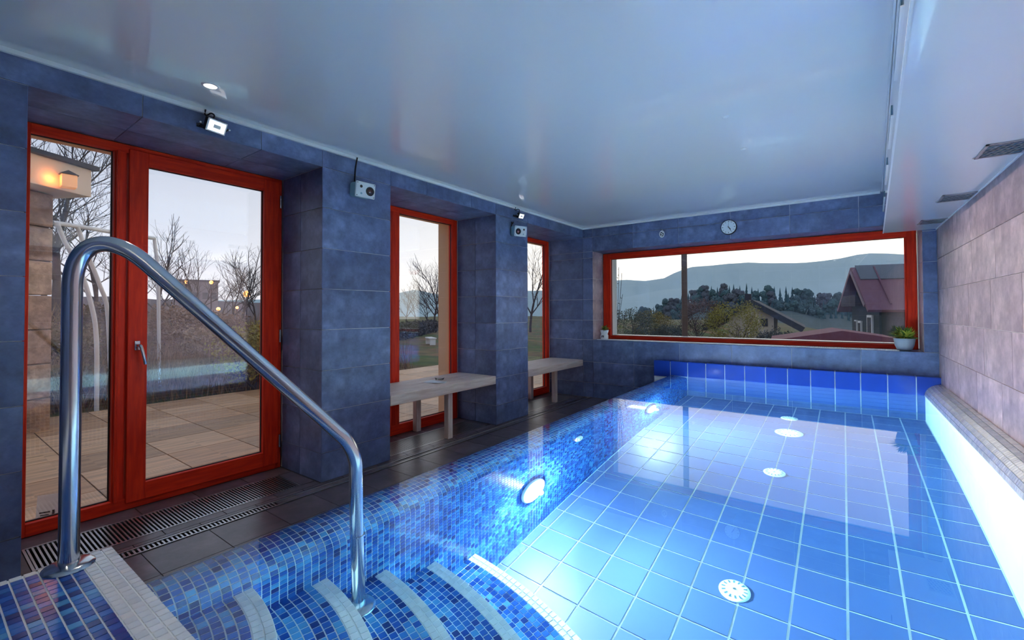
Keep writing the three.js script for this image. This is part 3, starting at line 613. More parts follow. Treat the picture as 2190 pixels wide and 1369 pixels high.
// ---------------------------------------------------------------- clock and ornament on the end wall
{
  const c = thing('wall_clock', 'round white wall clock with a dark rim above the panorama window', 'clock', [1.965, 2.243, 0.0005]);
  const R = 0.083;
  put('case', cyl(R + 0.006, R + 0.006, 0.024, 48), M.dark, c, [0, 0, 0.012], [Math.PI / 2, 0, 0]);
  put('dial', cyl(R - 0.002, R - 0.002, 0.002, 48), std([0.80, 0.88, 0.90], 0.5), c, [0, 0, 0.0252], [Math.PI / 2, 0, 0]);
  for (let k = 0; k < 12; k++) { const a = k * Math.PI / 6; put('hour_mark', box(k % 3 ? 0.004 : 0.006, 0.014, 0.001), M.dark, c, [Math.sin(a) * 0.066, Math.cos(a) * 0.066, 0.0268], [0, 0, -a]); }
  const hand = (name, a, l, w, z) => put(name, box(w, l, 0.0012).clone().translate(0, l / 2 - 0.01, 0), M.dark, c, [0, 0, z], [0, 0, -a]);
  hand('hour_hand', 2.45, 0.045, 0.007, 0.0278); hand('minute_hand', 2.62, 0.066, 0.005, 0.0292); hand('second_hand', 0.05, 0.062, 0.002, 0.0305);
  put('hub', cyl(0.005, 0.005, 0.004, 16), M.dark, c, [0, 0, 0.0305], [Math.PI / 2, 0, 0]);
  const o = thing('wall_ornament', 'small white knotted ring ornament hanging left of the wall clock', 'ornament', [1.162, 2.245, 0.0005]);
  put('ring', new THREE.TorusGeometry(0.034, 0.007, 8, 32).scale(0.85, 1.15, 1), M.white, o, [0, 0, 0.008]);
  put('swirl', tube([[0, 0.034, 0.012], [0.018, 0.018, 0.014], [-0.012, 0.004, 0.012], [0.014, -0.008, 0.014], [-0.010, -0.022, 0.012], [0.004, -0.036, 0.012]], 0.0045, 40, 6), M.white, o);
  put('backing', cyl(0.026, 0.026, 0.004, 24), M.dark, o, [0, 0, 0.003], [Math.PI / 2, 0, 0]);
  put('hanging_loop', tube([[0, 0.04, 0.008], [0.004, 0.055, 0.008], [0, 0.068, 0.005]], 0.0025, 10, 6), M.white, o);
}
// ---------------------------------------------------------------- plants on the sill
function leafGeo(l, w, bend) {
  const g = new THREE.PlaneGeometry(w, l, 2, 4); g.translate(0, l / 2, 0); const a = g.attributes.position;
  for (let i = 0; i < a.count; i++) { const t = a.getY(i) / l; a.setX(i, a.getX(i) * Math.sin(Math.PI * clamp(t * 0.92 + 0.06))); a.setZ(i, bend * t * t * l - Math.abs(a.getX(i)) * 0.3); a.setY(i, a.getY(i) * (1 - 0.25 * Math.abs(bend) * t)); }
  g.computeVertexNormals(); return g;
}
{
  const leafy = [[0.10, 0.22, 0.03], [0.16, 0.30, 0.04], [0.36, 0.40, 0.05], [0.50, 0.42, 0.05]].map((c) => std(c, 0.55, { side: THREE.DoubleSide }));
  const p = thing('potted_plant', 'small green plant in a two-tier white pot with a dark motif on the window sill', 'plant', [0.29, WY0 + 0.0005, -0.10]);
  put('pot', lathe([[0, 0.001], [0.050, 0.001], [0.056, 0.02], [0.056, 0.062], [0.046, 0.078], [0.046, 0.084], [0.062, 0.135], [0.064, 0.14], [0.056, 0.14], [0.045, 0.10], [0, 0.10]], 32), M.whiteGloss, p);
  for (const [x, y, w, h] of [[-0.012, 0.044, 0.010, 0.022], [0.010, 0.044, 0.010, 0.022], [0, 0.058, 0.036, 0.010]]) put('motif', box(w, h, 0.003), M.dark, p, [x, y, 0.056]);
  put('soil', cyl(0.054, 0.05, 0.01, 24), std([0.04, 0.028, 0.02], 0.95), p, [0, 0.126, 0]);
  for (let k = 0; k < 46; k++) { const a = rr(0, 6.28), t = rr(0.2, 1.0); const o = put('leaf', leafGeo(rr(0.07, 0.12), rr(0.018, 0.03), rr(0.2, 0.7)), leafy[Math.floor(rnd() * 3)], p, [Math.cos(a) * 0.02 * t, 0.128, Math.sin(a) * 0.02 * t]); o.rotation.set(t, 0, 0); o.quaternion.premultiply(new THREE.Quaternion().setFromAxisAngle(V(0, 1, 0), a)); }

  const b = thing('potted_plant', 'bushy yellow-green plant in a round grey bowl on the window sill', 'plant', [3.555, WY0 + 0.0005, -0.105]);
  put('pot', lathe([[0, 0.001], [0.045, 0.001], [0.062, 0.02], [0.077, 0.06], [0.085, 0.115], [0.087, 0.128], [0.080, 0.128], [0.07, 0.10], [0, 0.10]], 36), std([0.34, 0.37, 0.42], 0.45), b);
  put('soil', cyl(0.078, 0.074, 0.01, 24), std([0.04, 0.028, 0.02], 0.95), b, [0, 0.116, 0]);
  for (let k = 0; k < 170; k++) { const a = rr(0, 6.28), t = rr(0.1, 1.25); const o = put('leaf', leafGeo(rr(0.09, 0.15), rr(0.016, 0.028), rr(0.05, 0.4)), leafy[rnd() < 0.35 ? 1 : rnd() < 0.2 ? 0 : 2 + Math.floor(rnd() * 2)], b, [Math.cos(a) * 0.045 * rnd(), 0.118, Math.sin(a) * 0.045 * rnd()]); o.rotation.set(t, 0, 0); o.quaternion.premultiply(new THREE.Quaternion().setFromAxisAngle(V(0, 1, 0), a)); }
}
// ================================================================ outdoors
const groundY = (x, z) => {
  const left = smooth(5.2, 13, -x) * smooth(-5.5, 1.5, z + 0.12 * x);
  const far = smooth(1, 32, -z) * smooth(-14, 4, x);
  const valley = smooth(60, 260, Math.hypot(x, z - 4));
  return -0.14 + (1.05 * left + 1.0 * smooth(14, 42, -x) * smooth(-14, -2, z + 0.12 * x)) - 2.6 * far - 5 * valley * (1 - left);
};
{
  const xs = [], zs = [], grow = (a, b, n, p) => Array.from({ length: n + 1 }, (_, k) => a + (b - a) * Math.pow(k / n, p));
  xs.push(...grow(-0.9, -520, 64, 2.6).reverse(), 1, 3, 4.09, ...grow(4.5, 420, 40, 2.4)); zs.push(...grow(-0.63, -620, 70, 2.6).reverse(), 2, 5, 7.55, ...grow(8, 160, 24, 2.2));
  const pos = [], uv = [], idx = [];
  zs.forEach((z) => xs.forEach((x) => { const inside = x > -1 && x < 4.3 && z > -0.7 && z < 7.8, terrace = x > -5.0 && x < -0.5 && z > -3.4 && z < 8.6; pos.push(x, inside ? -1.6 : terrace ? -0.2 : groundY(x, z), z); uv.push(x, z); }));
  for (let j = 0; j + 1 < zs.length; j++) for (let i = 0; i + 1 < xs.length; i++) { const a = j * xs.length + i, b = a + xs.length; idx.push(a, b, a + 1, b, b + 1, a + 1); }
  const g = new THREE.BufferGeometry(); g.setAttribute('position', new THREE.Float32BufferAttribute(pos, 3)); g.setAttribute('uv', new THREE.Float32BufferAttribute(uv, 2)); g.setIndex(idx); g.computeVertexNormals();
  const m = std([1, 1, 1], 0.95, { map: colorTexture(512, (i) => { const t = clamp((N1[i] - 0.35) * 2.6), s = N2[i]; return lerp3([0.27, 0.36, 0.12], [0.50, 0.37, 0.24], t).map((x) => x * (0.7 + 0.6 * s)); }, 9) });
  tag(put('ground', g, m), 'grassy garden ground with brown dry patches outside the windows', 'ground', null, 'structure');
}
{ // terrace
  const t = setting('terrace', 'beige square paved terrace outside the glass door', 'terrace');
  boxAt('terrace_base', [-5.05, -0.6, -3.5], [-OUT - 0.001, -0.088, 8.6], std([0.10, 0.08, 0.06], 0.95), t);
  const pv = [[0.82, 0.63, 0.47], [0.77, 0.59, 0.43], [0.87, 0.69, 0.53], [0.73, 0.57, 0.43]].map((c) => std([1, 1, 1], 0.45, { map: colorTexture(128, (i) => { const s = N3[(i % 128) * 256 + ((i / 128) | 0)]; return c.map((x) => x * (0.78 + 0.44 * s)); }, 0.9) }));
  tiles(t, [0, -0.08, 0], [0, 0, 1], [1, 0, 0], steps(-3.48, 8.58, 0.6, 3.82 - 0.6 * 12), steps(-5.03, -OUT - 0.01, 0.6, -5.03 + 0.01), pv, { gap: 0.010, t: 0.03, name: 'paver' });
  const g = thing('outdoor_grate', 'metal drainage grate on the terrace along the glass door', 'grate', [-0.93, -0.08, 4.85]);
  put('frame_bar', box(0.008, 0.02, 1.4), M.brushed, g, [-0.07, 0.010, 0]); put('frame_bar', box(0.008, 0.02, 1.4), M.brushed, g, [0.07, 0.010, 0]);
  for (let k = 0; k < 46; k++) put('bar', box(0.132, 0.016, 0.012), M.brushed, g, [0, 0.0085, -0.68 + k * 0.03]);
  const c = thing('notice_card', 'small white printed card leaning outside the fixed glass', 'card', [-1.02, -0.079, 5.33], null, 1.2);
  put('card', rbox(0.12, 0.16, 0.004, 0.001), M.white, c, [0, 0.08, 0], [-0.25, 0, 0]);
  put('print', mergeGeometries([box(0.05, 0.008, 0.001).clone().translate(-0.02, 0.012, 0), box(0.04, 0.006, 0.001).clone().translate(-0.02, -0.004, 0), box(0.012, 0.03, 0.001).clone().translate(0.02, 0.005, 0)]), M.dark, c, [0, 0.045, 0.0135], [-0.25, 0, 0]);
}
// ---------------------------------------------------------------- hills
function ridge(name, label, prof, d, mat, rough, span) {
  const pts = prof.map(([px, py]) => at(px, py, d)), pos = [], idx = [];
  const rows = [[0.35, -9, 0], [0.6, -6, 0.30], [0.8, -3, 0.68], [1, 0, 1], [1.2, 0, 0.75], [1.5, -20, 0.1]];
  const fine = [];
  for (let k = 0; k + 1 < pts.length; k++) { const n = Math.max(1, Math.round(pts[k].distanceTo(pts[k + 1]) / span)); for (let j = 0; j < n; j++) { const t = j / n, s = t * t * (3 - 2 * t); const p = pts[k].clone().lerp(pts[k + 1], t); p.y = pts[k].y + (pts[k + 1].y - pts[k].y) * s; fine.push(p); } }
  fine.push(pts[pts.length - 1]);
  fine.forEach((p, i) => rows.forEach(([f, y, h], j) => { const wob = j === 1 || j === 2 ? (rnd() - 0.5) * rough : 0; pos.push(camera.position.x + (p.x - camera.position.x) * f, y + p.y * h + wob + (j === 3 ? (rnd() - 0.5) * rough * 0.06 : 0), camera.position.z + (p.z - camera.position.z) * f); if (i + 1 < fine.length && j + 1 < rows.length) { const a = i * rows.length + j, b = a + rows.length; idx.push(a, b, a + 1, b, b + 1, a + 1); } }));
  const g = new THREE.BufferGeometry(); g.setAttribute('position', new THREE.Float32BufferAttribute(pos, 3)); g.setIndex(idx); g.computeVertexNormals();
  return tag(put(name, g, mat), label, 'hill', null, 'structure');
}
M.hill = std([0.46, 0.60, 0.62], 1, { side: THREE.DoubleSide });  // distance haze is put into this pale colour, no fog used
ridge('mountain_ridge', 'long mountain ridge on the horizon with pale blue haze in its colour', [[-700, 640], [200, 645], [700, 640], [851, 627], [885, 620], [940, 630], [1150, 622], [1314, 600], [1340, 598.5], [1380, 601], [1420, 595], [1440, 585], [1460, 577], [1480, 571], [1520, 568], [1560, 564], [1600, 561.5], [1650, 563], [1723, 562], [1760, 558], [1797, 553], [1834, 545], [1860, 542], [1900, 542], [1940, 545], [2190, 565], [2900, 610]], 1500, M.hill, 14, 30);
ridge('hill_slope', 'low hill with blue-grey haze in its colour in front of the mountain ridge', [[1180, 668], [1260, 652], [1318, 640], [1353, 633], [1405, 622], [1449, 617], [1500, 618], [1580, 630], [1700, 645], [1850, 652], [2100, 660]], 620, M.hill, 6, 14);
ridge('woodland_belt', 'brown leafless woodland belt beyond the slope', [[-500, 625], [0, 638], [250, 634], [330, 640], [470, 644], [560, 648], [650, 655], [780, 668]], 150, std([0.17, 0.125, 0.125], 1, { side: THREE.DoubleSide }), 2, 3);
// ---------------------------------------------------------------- trees
function branchTree(height, depth, spread, r0, opts = {}) { // a bare tree: one merged mesh of tapering limbs
  const pos = [], idx = [], tips = [];
  const limb = (a, b, ra, rb, n) => {
    const dir = b.clone().sub(a).normalize(), e1 = Math.abs(dir.y) > 0.9 ? V(1, 0, 0) : V(0, 1, 0), u = e1.cross(dir).normalize(), v = dir.clone().cross(u), base = pos.length / 3;
    for (const [c, r] of [[a, ra], [b, rb]]) for (let k = 0; k < n; k++) { const t = k / n * Math.PI * 2; const p = c.clone().addScaledVector(u, Math.cos(t) * r).addScaledVector(v, Math.sin(t) * r); pos.push(p.x, p.y, p.z); }
    for (let k = 0; k < n; k++) { const k1 = (k + 1) % n; idx.push(base + k, base + k1, base + n + k, base + k1, base + n + k1, base + n + k); }
  };
  const growLimb = (p, dir, len, r, level) => {
    const bits = level === 0 ? 3 : 2; let q = p.clone(), d = dir.clone();
    for (let s = 0; s < bits; s++) {
      const nx = q.clone().addScaledVector(d, len / bits), rb = r * (1 - 0.3 * (s + 1) / bits); limb(q, nx, r * (1 - 0.3 * s / bits), rb, level < 2 ? 6 : 4); q = nx;
      d.add(V(rr(-0.16, 0.16), rr(-0.02, 0.16), rr(-0.16, 0.16))).normalize();
      if (level < depth && (level > 0 || s > 0)) { const kids = 1 + (rnd() < 0.7 ? 1 : 0); for (let k = 0; k < kids; k++) { const side = V(rr(-1, 1), rr(-0.1, 0.6), rr(-1, 1)).normalize(); growLimb(q, d.clone().lerp(side, spread * rr(0.7, 1.1)).normalize(), len * rr(0.55, 0.78), rb * 0.62, level + 1); } }
    }
    if (level < depth) growLimb(q, d.clone().add(V(rr(-0.3, 0.3), 0.15, rr(-0.3, 0.3))).normalize(), len * 0.72, r * 0.6, level + 1); else tips.push(q);
  };
  growLimb(V(0, -0.3, 0), V(0, 1, 0), height * 0.36, r0, 0);
  const g = new THREE.BufferGeometry(); g.setAttribute('position', new THREE.Float32BufferAttribute(pos, 3)); g.setIndex(idx); g.computeVertexNormals();
  return { g, tips };
}
function leaves(points, per, size, spread) {
  const pos = [], idx = [];
  for (const p of points) for (let k = 0; k < per; k++) {
    const c = p.clone().add(V(rr(-1, 1), rr(-1, 1), rr(-1, 1)).multiplyScalar(spread)), u = V(rr(-1, 1), rr(-1, 1), rr(-1, 1)).normalize().multiplyScalar(size * rr(0.6, 1.2)), v = V(rr(-1, 1), rr(-1, 1), rr(-1, 1)).cross(u).setLength(size * 0.5), b = pos.length / 3;
    for (const q of [c.clone().sub(u), c.clone().add(v), c.clone().add(u), c.clone().sub(v)]) pos.push(q.x, q.y, q.z);
    idx.push(b, b + 1, b + 2, b, b + 2, b + 3);
  }
  const g = new THREE.BufferGeometry(); g.setAttribute('position', new THREE.Float32BufferAttribute(pos, 3)); g.setIndex(idx); g.computeVertexNormals(); return g;
}
const bark = std([0.085, 0.062, 0.058], 0.95);
const standAt = (px, d) => { const p = at(px, 660, d); return [p.x, groundY(p.x, p.z), p.z]; };
function grown(name, label, cat, pos, geo, mats, group, turn = 0, scale = 1) {
  const t = thing(name, label, cat, pos, group, turn); t.scale.setScalar(scale);
  put('branches', geo.g, mats[0], t);
  if (geo.leaf) { const f = put('foliage', geo.leaf, mats[1], t); f.userData.kind = 'stuff'; }
  return t;
}
{
  const big = branchTree(7.2, 5, 0.62, 0.13);
  grown('bare_tree', 'large leafless tree with many fine twigs behind the stone pillar', 'tree', standAt(120, 16), big, [bark], null, 2.2, 0.8);
  const small = [branchTree(5, 4, 0.55, 0.07), branchTree(5, 4, 0.5, 0.06), branchTree(4.6, 4, 0.6, 0.07)];
  [[335, 24, 1.05], [382, 33, 1.0], [412, 35, 0.95], [428, 33, 1.15], [470, 38, 0.95], [497, 34, 1.2], [518, 36, 1.3], [548, 32, 1.1], [205, 22, 1.1], [95, 19, 1.2], [300, 40, 1.2]].forEach(([px, d, s], k) =>
    grown('bare_tree', 'slim leafless tree in the row on the slope beyond the terrace', 'tree', standAt(px, d), small[k % 3], [bark], 'bare trees on the slope', k * 1.3, s));
  [[868, 42, 0.95], [890, 46, 0.9], [912, 40, 0.85], [928, 34, 1.2], [940, 36, 1.3], [955, 37, 1.1], [1134, 30, 1.3]].forEach(([px, d, s], k) =>
    grown('bare_tree', 'leafless tree at the far edge of the lawn', 'tree', standAt(px, d), small[k % 3], [bark], 'bare trees beyond the lawn', k * 2.1, s));
  // round garden trees before the panorama window
  const bushy = (h, r, per) => { const b = branchTree(h, 3, 0.75, 0.05); const pts = []; for (let k = 0; k < 150; k++) { const d = V(rr(-1, 1), rr(-0.8, 1), rr(-1, 1)).normalize().multiplyScalar(r * Math.cbrt(rr(0.2, 1))); pts.push(V(d.x, h - r * 0.9 + d.y * 0.8, d.z)); } return { g: b.g, leaf: leaves(pts, per * 2, 0.035, r * 0.2) }; };
  const lf = (c) => std(c, 0.8, { side: THREE.DoubleSide });
  const spot = (px, py, d, r) => { const p = at(px, py, d), g = groundY(p.x, p.z); return [[p.x, g, p.z], p.y - g]; };
  [[1350, 652, 19, 1.0, [0.10, 0.12, 0.06], 'dark green and rusty garden tree at the left of the panorama window'], [1395, 662, 20, 0.85, [0.28, 0.22, 0.05], 'yellowing garden tree left of the brown post'], [1500, 636, 20, 0.85, [0.17, 0.11, 0.09], 'brown autumn garden tree right of the brown post'], [1568, 640, 19, 1.05, [0.32, 0.28, 0.05], 'yellow-green autumn tree before the low house'], [1430, 690, 17, 0.6, [0.08, 0.09, 0.06], 'low dark shrub beside the brown post'], [1660, 702, 18, 0.7, [0.07, 0.08, 0.07], 'low dark shrub in front of the low house roof']].forEach(([px, py, d, r, c, label]) => {
    const [p, h] = spot(px, py, d, r); grown('garden_tree', label, 'tree', p, bushy(Math.max(h, 1.2), r, 14), [bark, lf(c)]);
  });
  // conifers and leafy trees of the wooded hill
  const conifer = () => { const gs = [cyl(0.18, 0.3, 3, 6).translate(0, 1, 0)]; for (let k = 0; k < 7; k++) { const g = new THREE.ConeGeometry(1.55 * (1 - k / 8), 2.6, 9, 1, false); const a = g.attributes.position; for (let i = 0; i < a.count; i++) { const f = rr(0.75, 1.15); a.setX(i, a.getX(i) * f); a.setZ(i, a.getZ(i) * f); } g.translate(0, 2.2 + k * 1.45, 0); gs.push(g); } return mergeGeometries(gs.map((g) => g.toNonIndexed())); };
  const rounded = () => { const gs = [cyl(0.15, 0.25, 4, 6).translate(0, 1.6, 0)]; for (let k = 0; k < 14; k++) { const g = new THREE.IcosahedronGeometry(rr(0.8, 1.35), 1), a = g.attributes.position; for (let i = 0; i < a.count; i++) { const f = rr(0.8, 1.2); a.setXYZ(i, a.getX(i) * f, a.getY(i) * f, a.getZ(i) * f); } g.translate(rr(-0.8, 0.8), rr(2.6, 9.2), rr(-0.8, 0.8)); gs.push(g); } return mergeGeometries(gs.map((g) => (g.index ? g.toNonIndexed() : g))); };
  const kinds = [conifer(), conifer(), rounded(), rounded(), rounded()].map((g) => { g.computeVertexNormals(); return g; });
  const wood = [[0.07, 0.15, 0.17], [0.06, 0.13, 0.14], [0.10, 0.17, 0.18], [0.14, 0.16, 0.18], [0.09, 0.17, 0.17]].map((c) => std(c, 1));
  const crest = [[1330, 672], [1380, 655], [1420, 642], [1460, 630], [1500, 612], [1530, 608], [1570, 602], [1600, 606], [1640, 612], [1690, 612], [1720, 620], [1760, 628], [1800, 628], [1840, 645], [1900, 660]];
  const topOf = (px) => { let k = 0; while (k + 2 < crest.length && crest[k + 1][0] < px) k++; const [a, b] = [crest[k], crest[k + 1]]; return a[1] + (b[1] - a[1]) * (px - a[0]) / (b[0] - a[0]); };
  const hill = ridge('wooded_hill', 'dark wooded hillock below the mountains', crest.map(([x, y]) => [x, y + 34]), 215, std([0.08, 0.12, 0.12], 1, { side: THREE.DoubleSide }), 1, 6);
  for (let k = 0; k < 126; k++) {
    const row = k % 3, px = 1335 + (k / 126) * 520 + rr(-2, 2), d = [212, 196, 180][row], top = topOf(px) + row * 14 + rr(-3, 6), p = at(px, top, d), kind = rnd() < 0.5 ? Math.floor(rnd() * 2) : 2 + Math.floor(rnd() * 3), h = kind < 2 ? 12.5 : 10, size = rr(0.85, 1.15);
    const t = put('forest_tree', kinds[kind], wood[kind], null, [p.x, p.y - h * size, p.z]); t.scale.setScalar(size); t.rotation.y = rr(0, 6);
    tag(t, kind < 2 ? 'distant dark conifer on the wooded hill' : 'distant rounded tree on the wooded hill', 'tree', kind < 2 ? 'conifers of the wooded hill' : 'leafy trees of the wooded hill');
  }
  // shrubs and dry grass on the slope beyond the terrace
  [[330, 10.5, 0.55, [0.22, 0.13, 0.08]], [372, 12, 0.6, [0.26, 0.15, 0.09]], [425, 10.5, 0.5, [0.30, 0.19, 0.10]], [470, 11.5, 0.6, [0.24, 0.14, 0.09]], [512, 10, 0.5, [0.26, 0.17, 0.08]], [545, 9.2, 0.62, [0.34, 0.27, 0.05]], [190, 10, 0.5, [0.20, 0.13, 0.08]], [120, 9.5, 0.6, [0.22, 0.16, 0.07]], [225, 12, 0.6, [0.2, 0.14, 0.08]]].forEach(([px, d, r, c], k) =>
    grown('slope_shrub', k === 5 ? 'yellow-green shrub at the edge of the terrace' : 'russet dry shrub on the slope beyond the terrace', 'shrub', standAt(px, d), bushy(r * 2.0, r, 10), [bark, lf(c)], k === 5 ? null : 'russet shrubs on the slope', k));
  const blade = new THREE.PlaneGeometry(0.012, 0.5, 1, 2); blade.translate(0, 0.25, 0); { const a = blade.attributes.position; for (let i = 0; i < a.count; i++) { const t = a.getY(i) / 0.5; a.setX(i, a.getX(i) * (1 - 0.8 * t)); a.setZ(i, 0.12 * t * t); } blade.computeVertexNormals(); }
  const n = 16000, gr = new THREE.InstancedMesh(blade, std([1, 1, 1], 0.9, { side: THREE.DoubleSide }), n), m = new THREE.Matrix4(), c = new THREE.Color();
  for (let k = 0; k < n; k++) { const x = -rr(5.3, 10.5), z = rr(-1.5, 7.5); m.compose(V(x, groundY(x, z) - 0.02, z), new THREE.Quaternion().setFromEuler(new THREE.Euler(rr(-0.25, 0.25), rr(0, 6.28), rr(-0.2, 0.2))), V(1.3, rr(0.6, 1.9), 1.3)); gr.setMatrixAt(k, m); const t = rnd(); gr.setColorAt(k, c.setRGB(0.20 + 0.18 * t, 0.13 + 0.10 * t, 0.07 + 0.05 * t)); }
  gr.name = 'dry_grass'; scene.add(gr); tag(gr, 'tall brown dry grass growing behind the terrace', 'grass', null, 'stuff');
  // climbing twigs beside the panorama window
  const cl = thing('climbing_plant', 'thin climbing twigs with small leaves outside the left edge of the panorama window', 'plant', [at(1318, 640, 7.6).x, -0.14, at(1318, 640, 7.6).z]);
  const pts = [];
  for (const [a, b, e] of [[0.0, 0.10, 2.0], [-0.05, 0.16, 1.65], [0.02, 0.14, 1.35], [0.0, 0.05, 2.1]]) { put('stem', tube([[a - 0.06, 0, 0], [a - 0.02, e * 0.4, 0.02], [a + b * 0.5, e * 0.75, -0.02], [a + b, e, 0]], 0.004, 16, 5), bark, cl); for (let k = 0; k < 20; k++) { const t = rr(0.35, 1); pts.push(V(a - 0.03 + b * t * t + rr(-0.05, 0.05), e * t, rr(-0.05, 0.05))); } }
  put('leaf_spray', leaves(pts, 1, 0.016, 0.02), lf([0.07, 0.10, 0.06]), cl).userData.kind = 'stuff';
}
// ---------------------------------------------------------------- post, houses, pavilion, swing, hall, street lamps
{
  const p = at(1464, 640, 7.75);
  const post = thing('timber_post', 'brown square timber post standing outside the panorama window', 'post', [p.x, groundY(p.x, p.z) - 0.02, p.z], null, 0.3);
  put('shaft', rbox(0.085, 3.4, 0.085, 0.008), std([0.17, 0.11, 0.08], 0.8), post, [0, 1.7, 0]); put('post_foot', box(0.11, 0.12, 0.11), M.brushed, post, [0, 0.06, 0]);
  const gable = (w, l, eave, apex, over, thick) => { // ridge along local z
    const h = apex - eave, s = Math.hypot(w / 2 + over, h * (w / 2 + over) / (w / 2)), a = Math.atan2(h, w / 2);
    return [-1, 1].map((k) => { const g = new THREE.BoxGeometry(s, thick, l); g.translate(-s / 2 * -k, 0, 0); g.rotateZ(-a * k); g.translate(0, apex, 0); return g; });
  };
  const house = (name, label, pos, turn, w, l, base, eave, apex, wallM, roofM, over, zs, thick = 0.12) => {
    const t = thing(name, label, 'house', pos, null, turn);
    const sh = new THREE.Shape([[-w / 2, base], [w / 2, base], [w / 2, eave], [0, apex - 0.06], [-w / 2, eave]].map((q) => new THREE.Vector2(...q)));
    const g = new THREE.ExtrudeGeometry(sh, { depth: l, bevelEnabled: false }); g.translate(0, 0, -l / 2); put('walls', g, wallM, t);
    gable(w, l + zs, eave, apex, over, thick).forEach((q) => put('roof_slope', q, roofM, t));
    return t;
  };
  // low house with a dark roof
  const r1 = at(1600, 646, 40), hs = house('low_house', 'low cream house under a wide dark roof', [r1.x, 0, r1.z - 3], 0.06, 3.1, 6, -4, r1.y - 0.95, r1.y, std([0.50, 0.42, 0.31], 0.9), std([0.045, 0.05, 0.06], 0.8), 1.9, 0.9, 0.42);
  put('chimney', box(0.45, 0.9, 0.45), std([0.05, 0.045, 0.045], 0.9), hs, [-0.35, r1.y + 0.25, 1]);
  put('window', box(0.5, 0.6, 0.04), M.dark, hs, [0.9, r1.y - 1.6, 3.02]);
  // chalet
  const a = at(1818, 662, 25), b = at(1886, 662, 21.5), w = Math.hypot(b.x - a.x, b.z - a.z), mid = a.clone().add(b).multiplyScalar(0.5), ap = at(1836, 576, Math.hypot(mid.x - camera.position.x, mid.z - camera.position.z) + 0.4).y;
  const dirx = (b.x - a.x) / w, dirz = (b.z - a.z) / w, L = 8, turn = Math.atan2(-dirz, dirx);   // local x along the gable; local -z away to the right
  const ridgeDir = V(-dirz, 0, dirx).multiplyScalar(-1);
  const maroon = std([0.21, 0.09, 0.12], 0.6), ch = house('chalet', 'dark green gabled house with a maroon sheet roof and white windows', [mid.x + ridgeDir.x * L / 2, 0, mid.z + ridgeDir.z * L / 2], turn, w * 0.86, L, -4, a.y + 0.25, ap, std([0.055, 0.075, 0.07], 0.9), maroon, 0.35, 0.9);
  const hw = w * 0.43, gz = L / 2, wh = M.white, roofA = Math.atan2(ap - a.y - 0.25, hw);
  for (const [x, y, ww, h] of [[0.7, -0.55, 0.55, 1.05], [-0.45, -0.75, 0.35, 0.95], [-0.95, -0.55, 0.28, 0.6], [0.25, 1.1, 0.42, 0.6]]) { const f = put('window', box(ww, h, 0.06), wh, ch, [x, a.y + y - 0.2, gz + 0.03]); put('pane', box(ww * 0.32, h * 0.82, 0.02), M.dark, f, [-ww * 0.2, 0, 0.03]); put('pane', box(ww * 0.32, h * 0.82, 0.02), M.dark, f, [ww * 0.2, 0, 0.03]); }
  put('balcony', box(w * 0.5, 0.45, 0.4), std([0.04, 0.028, 0.028], 0.85), ch, [-0.4, a.y + 0.35, gz + 0.25]);
  for (let k = 0; k < 6; k++) { const o = put('roof_seam', box(hw + 0.7, 0.03, 0.05), std([0.18, 0.07, 0.10], 0.6), ch, [hw / 2 + 0.15, (ap + a.y + 0.25) / 2 + 0.0, gz - 0.3 - k * 1.3]); o.rotation.z = -roofA; }
  put('upper_roof_sheet', box(0.9, 0.05, L + 0.6), std([0.13, 0.15, 0.18], 0.5), ch, [0.32, ap - 0.32 * Math.tan(roofA) + 0.10, 0], [0, 0, -roofA]);
  put('bargeboard', box(Math.hypot(hw, ap - a.y) * 0.92, 0.12, 0.05), std([0.30, 0.22, 0.24], 0.7), ch, [hw / 2 + 0.05, (ap + a.y + 0.25) / 2 - 0.12, gz + 0.46], [0, 0, -roofA]);
  const sc = at(1790, 712, 13), shed = thing('shed_roof', 'low maroon shed roof below the chalet', 'roof', [sc.x, 0, sc.z], null, 0.1);
  const shp = new THREE.ExtrudeGeometry(new THREE.Shape([[-1.35, -1.2], [1.2, -1.2], [1.2, sc.y - 0.12], [0.1, sc.y + 0.05], [-1.35, sc.y - 0.22]].map((q) => new THREE.Vector2(...q))), { depth: 2.4, bevelEnabled: false }); shp.translate(0, 0, -2.4);
  put('roof_body', shp, std([0.20, 0.04, 0.06], 0.7), shed);
  const bt = branchTree(4.5, 4, 0.6, 0.06), tp = at(1868, 560, 36);
  grown('bare_tree', 'leafless tree behind the ridge of the chalet', 'tree', [tp.x, tp.y - 4.6, tp.z], bt, [bark]);

  // stone pillar with the edge of a flat roof, left of the terrace
  const c0 = at(60, 660, 7.4), pil = thing('stone_pillar', 'brown stone block pillar under a flat cream roof edge beside the terrace', 'pillar', [c0.x, -0.1, c0.z + 0.05], null, 0.5);
  const st = [[0.30, 0.20, 0.14], [0.34, 0.24, 0.17], [0.27, 0.18, 0.13]].map((q) => std(q.map((x) => x * 2.0), 0.9, { map: slateMap([0.7, 0.68, 0.66], [1, 0.98, 0.95]), bumpMap: slateBump, bumpScale: 0.02 }));
  for (let k = 0; k < 7; k++) put('stone_block', rbox(0.34, 0.375, 0.34, 0.012), st[k % 3], pil, [0, 0.19 + k * 0.385, 0]);
  put('roof_edge', rbox(1.1, 0.32, 0.9, 0.01), std([0.80, 0.62, 0.44], 0.8), pil, [-0.1, 2.86, 0.1]); put('roof_cover', box(1.2, 0.05, 1.0), M.dark, pil, [-0.1, 3.045, 0.1]);
  const ln = thing('roof_lantern', 'small warm glowing lantern on the flat cream roof edge', 'lantern', at(146, 402, 7.0).toArray());
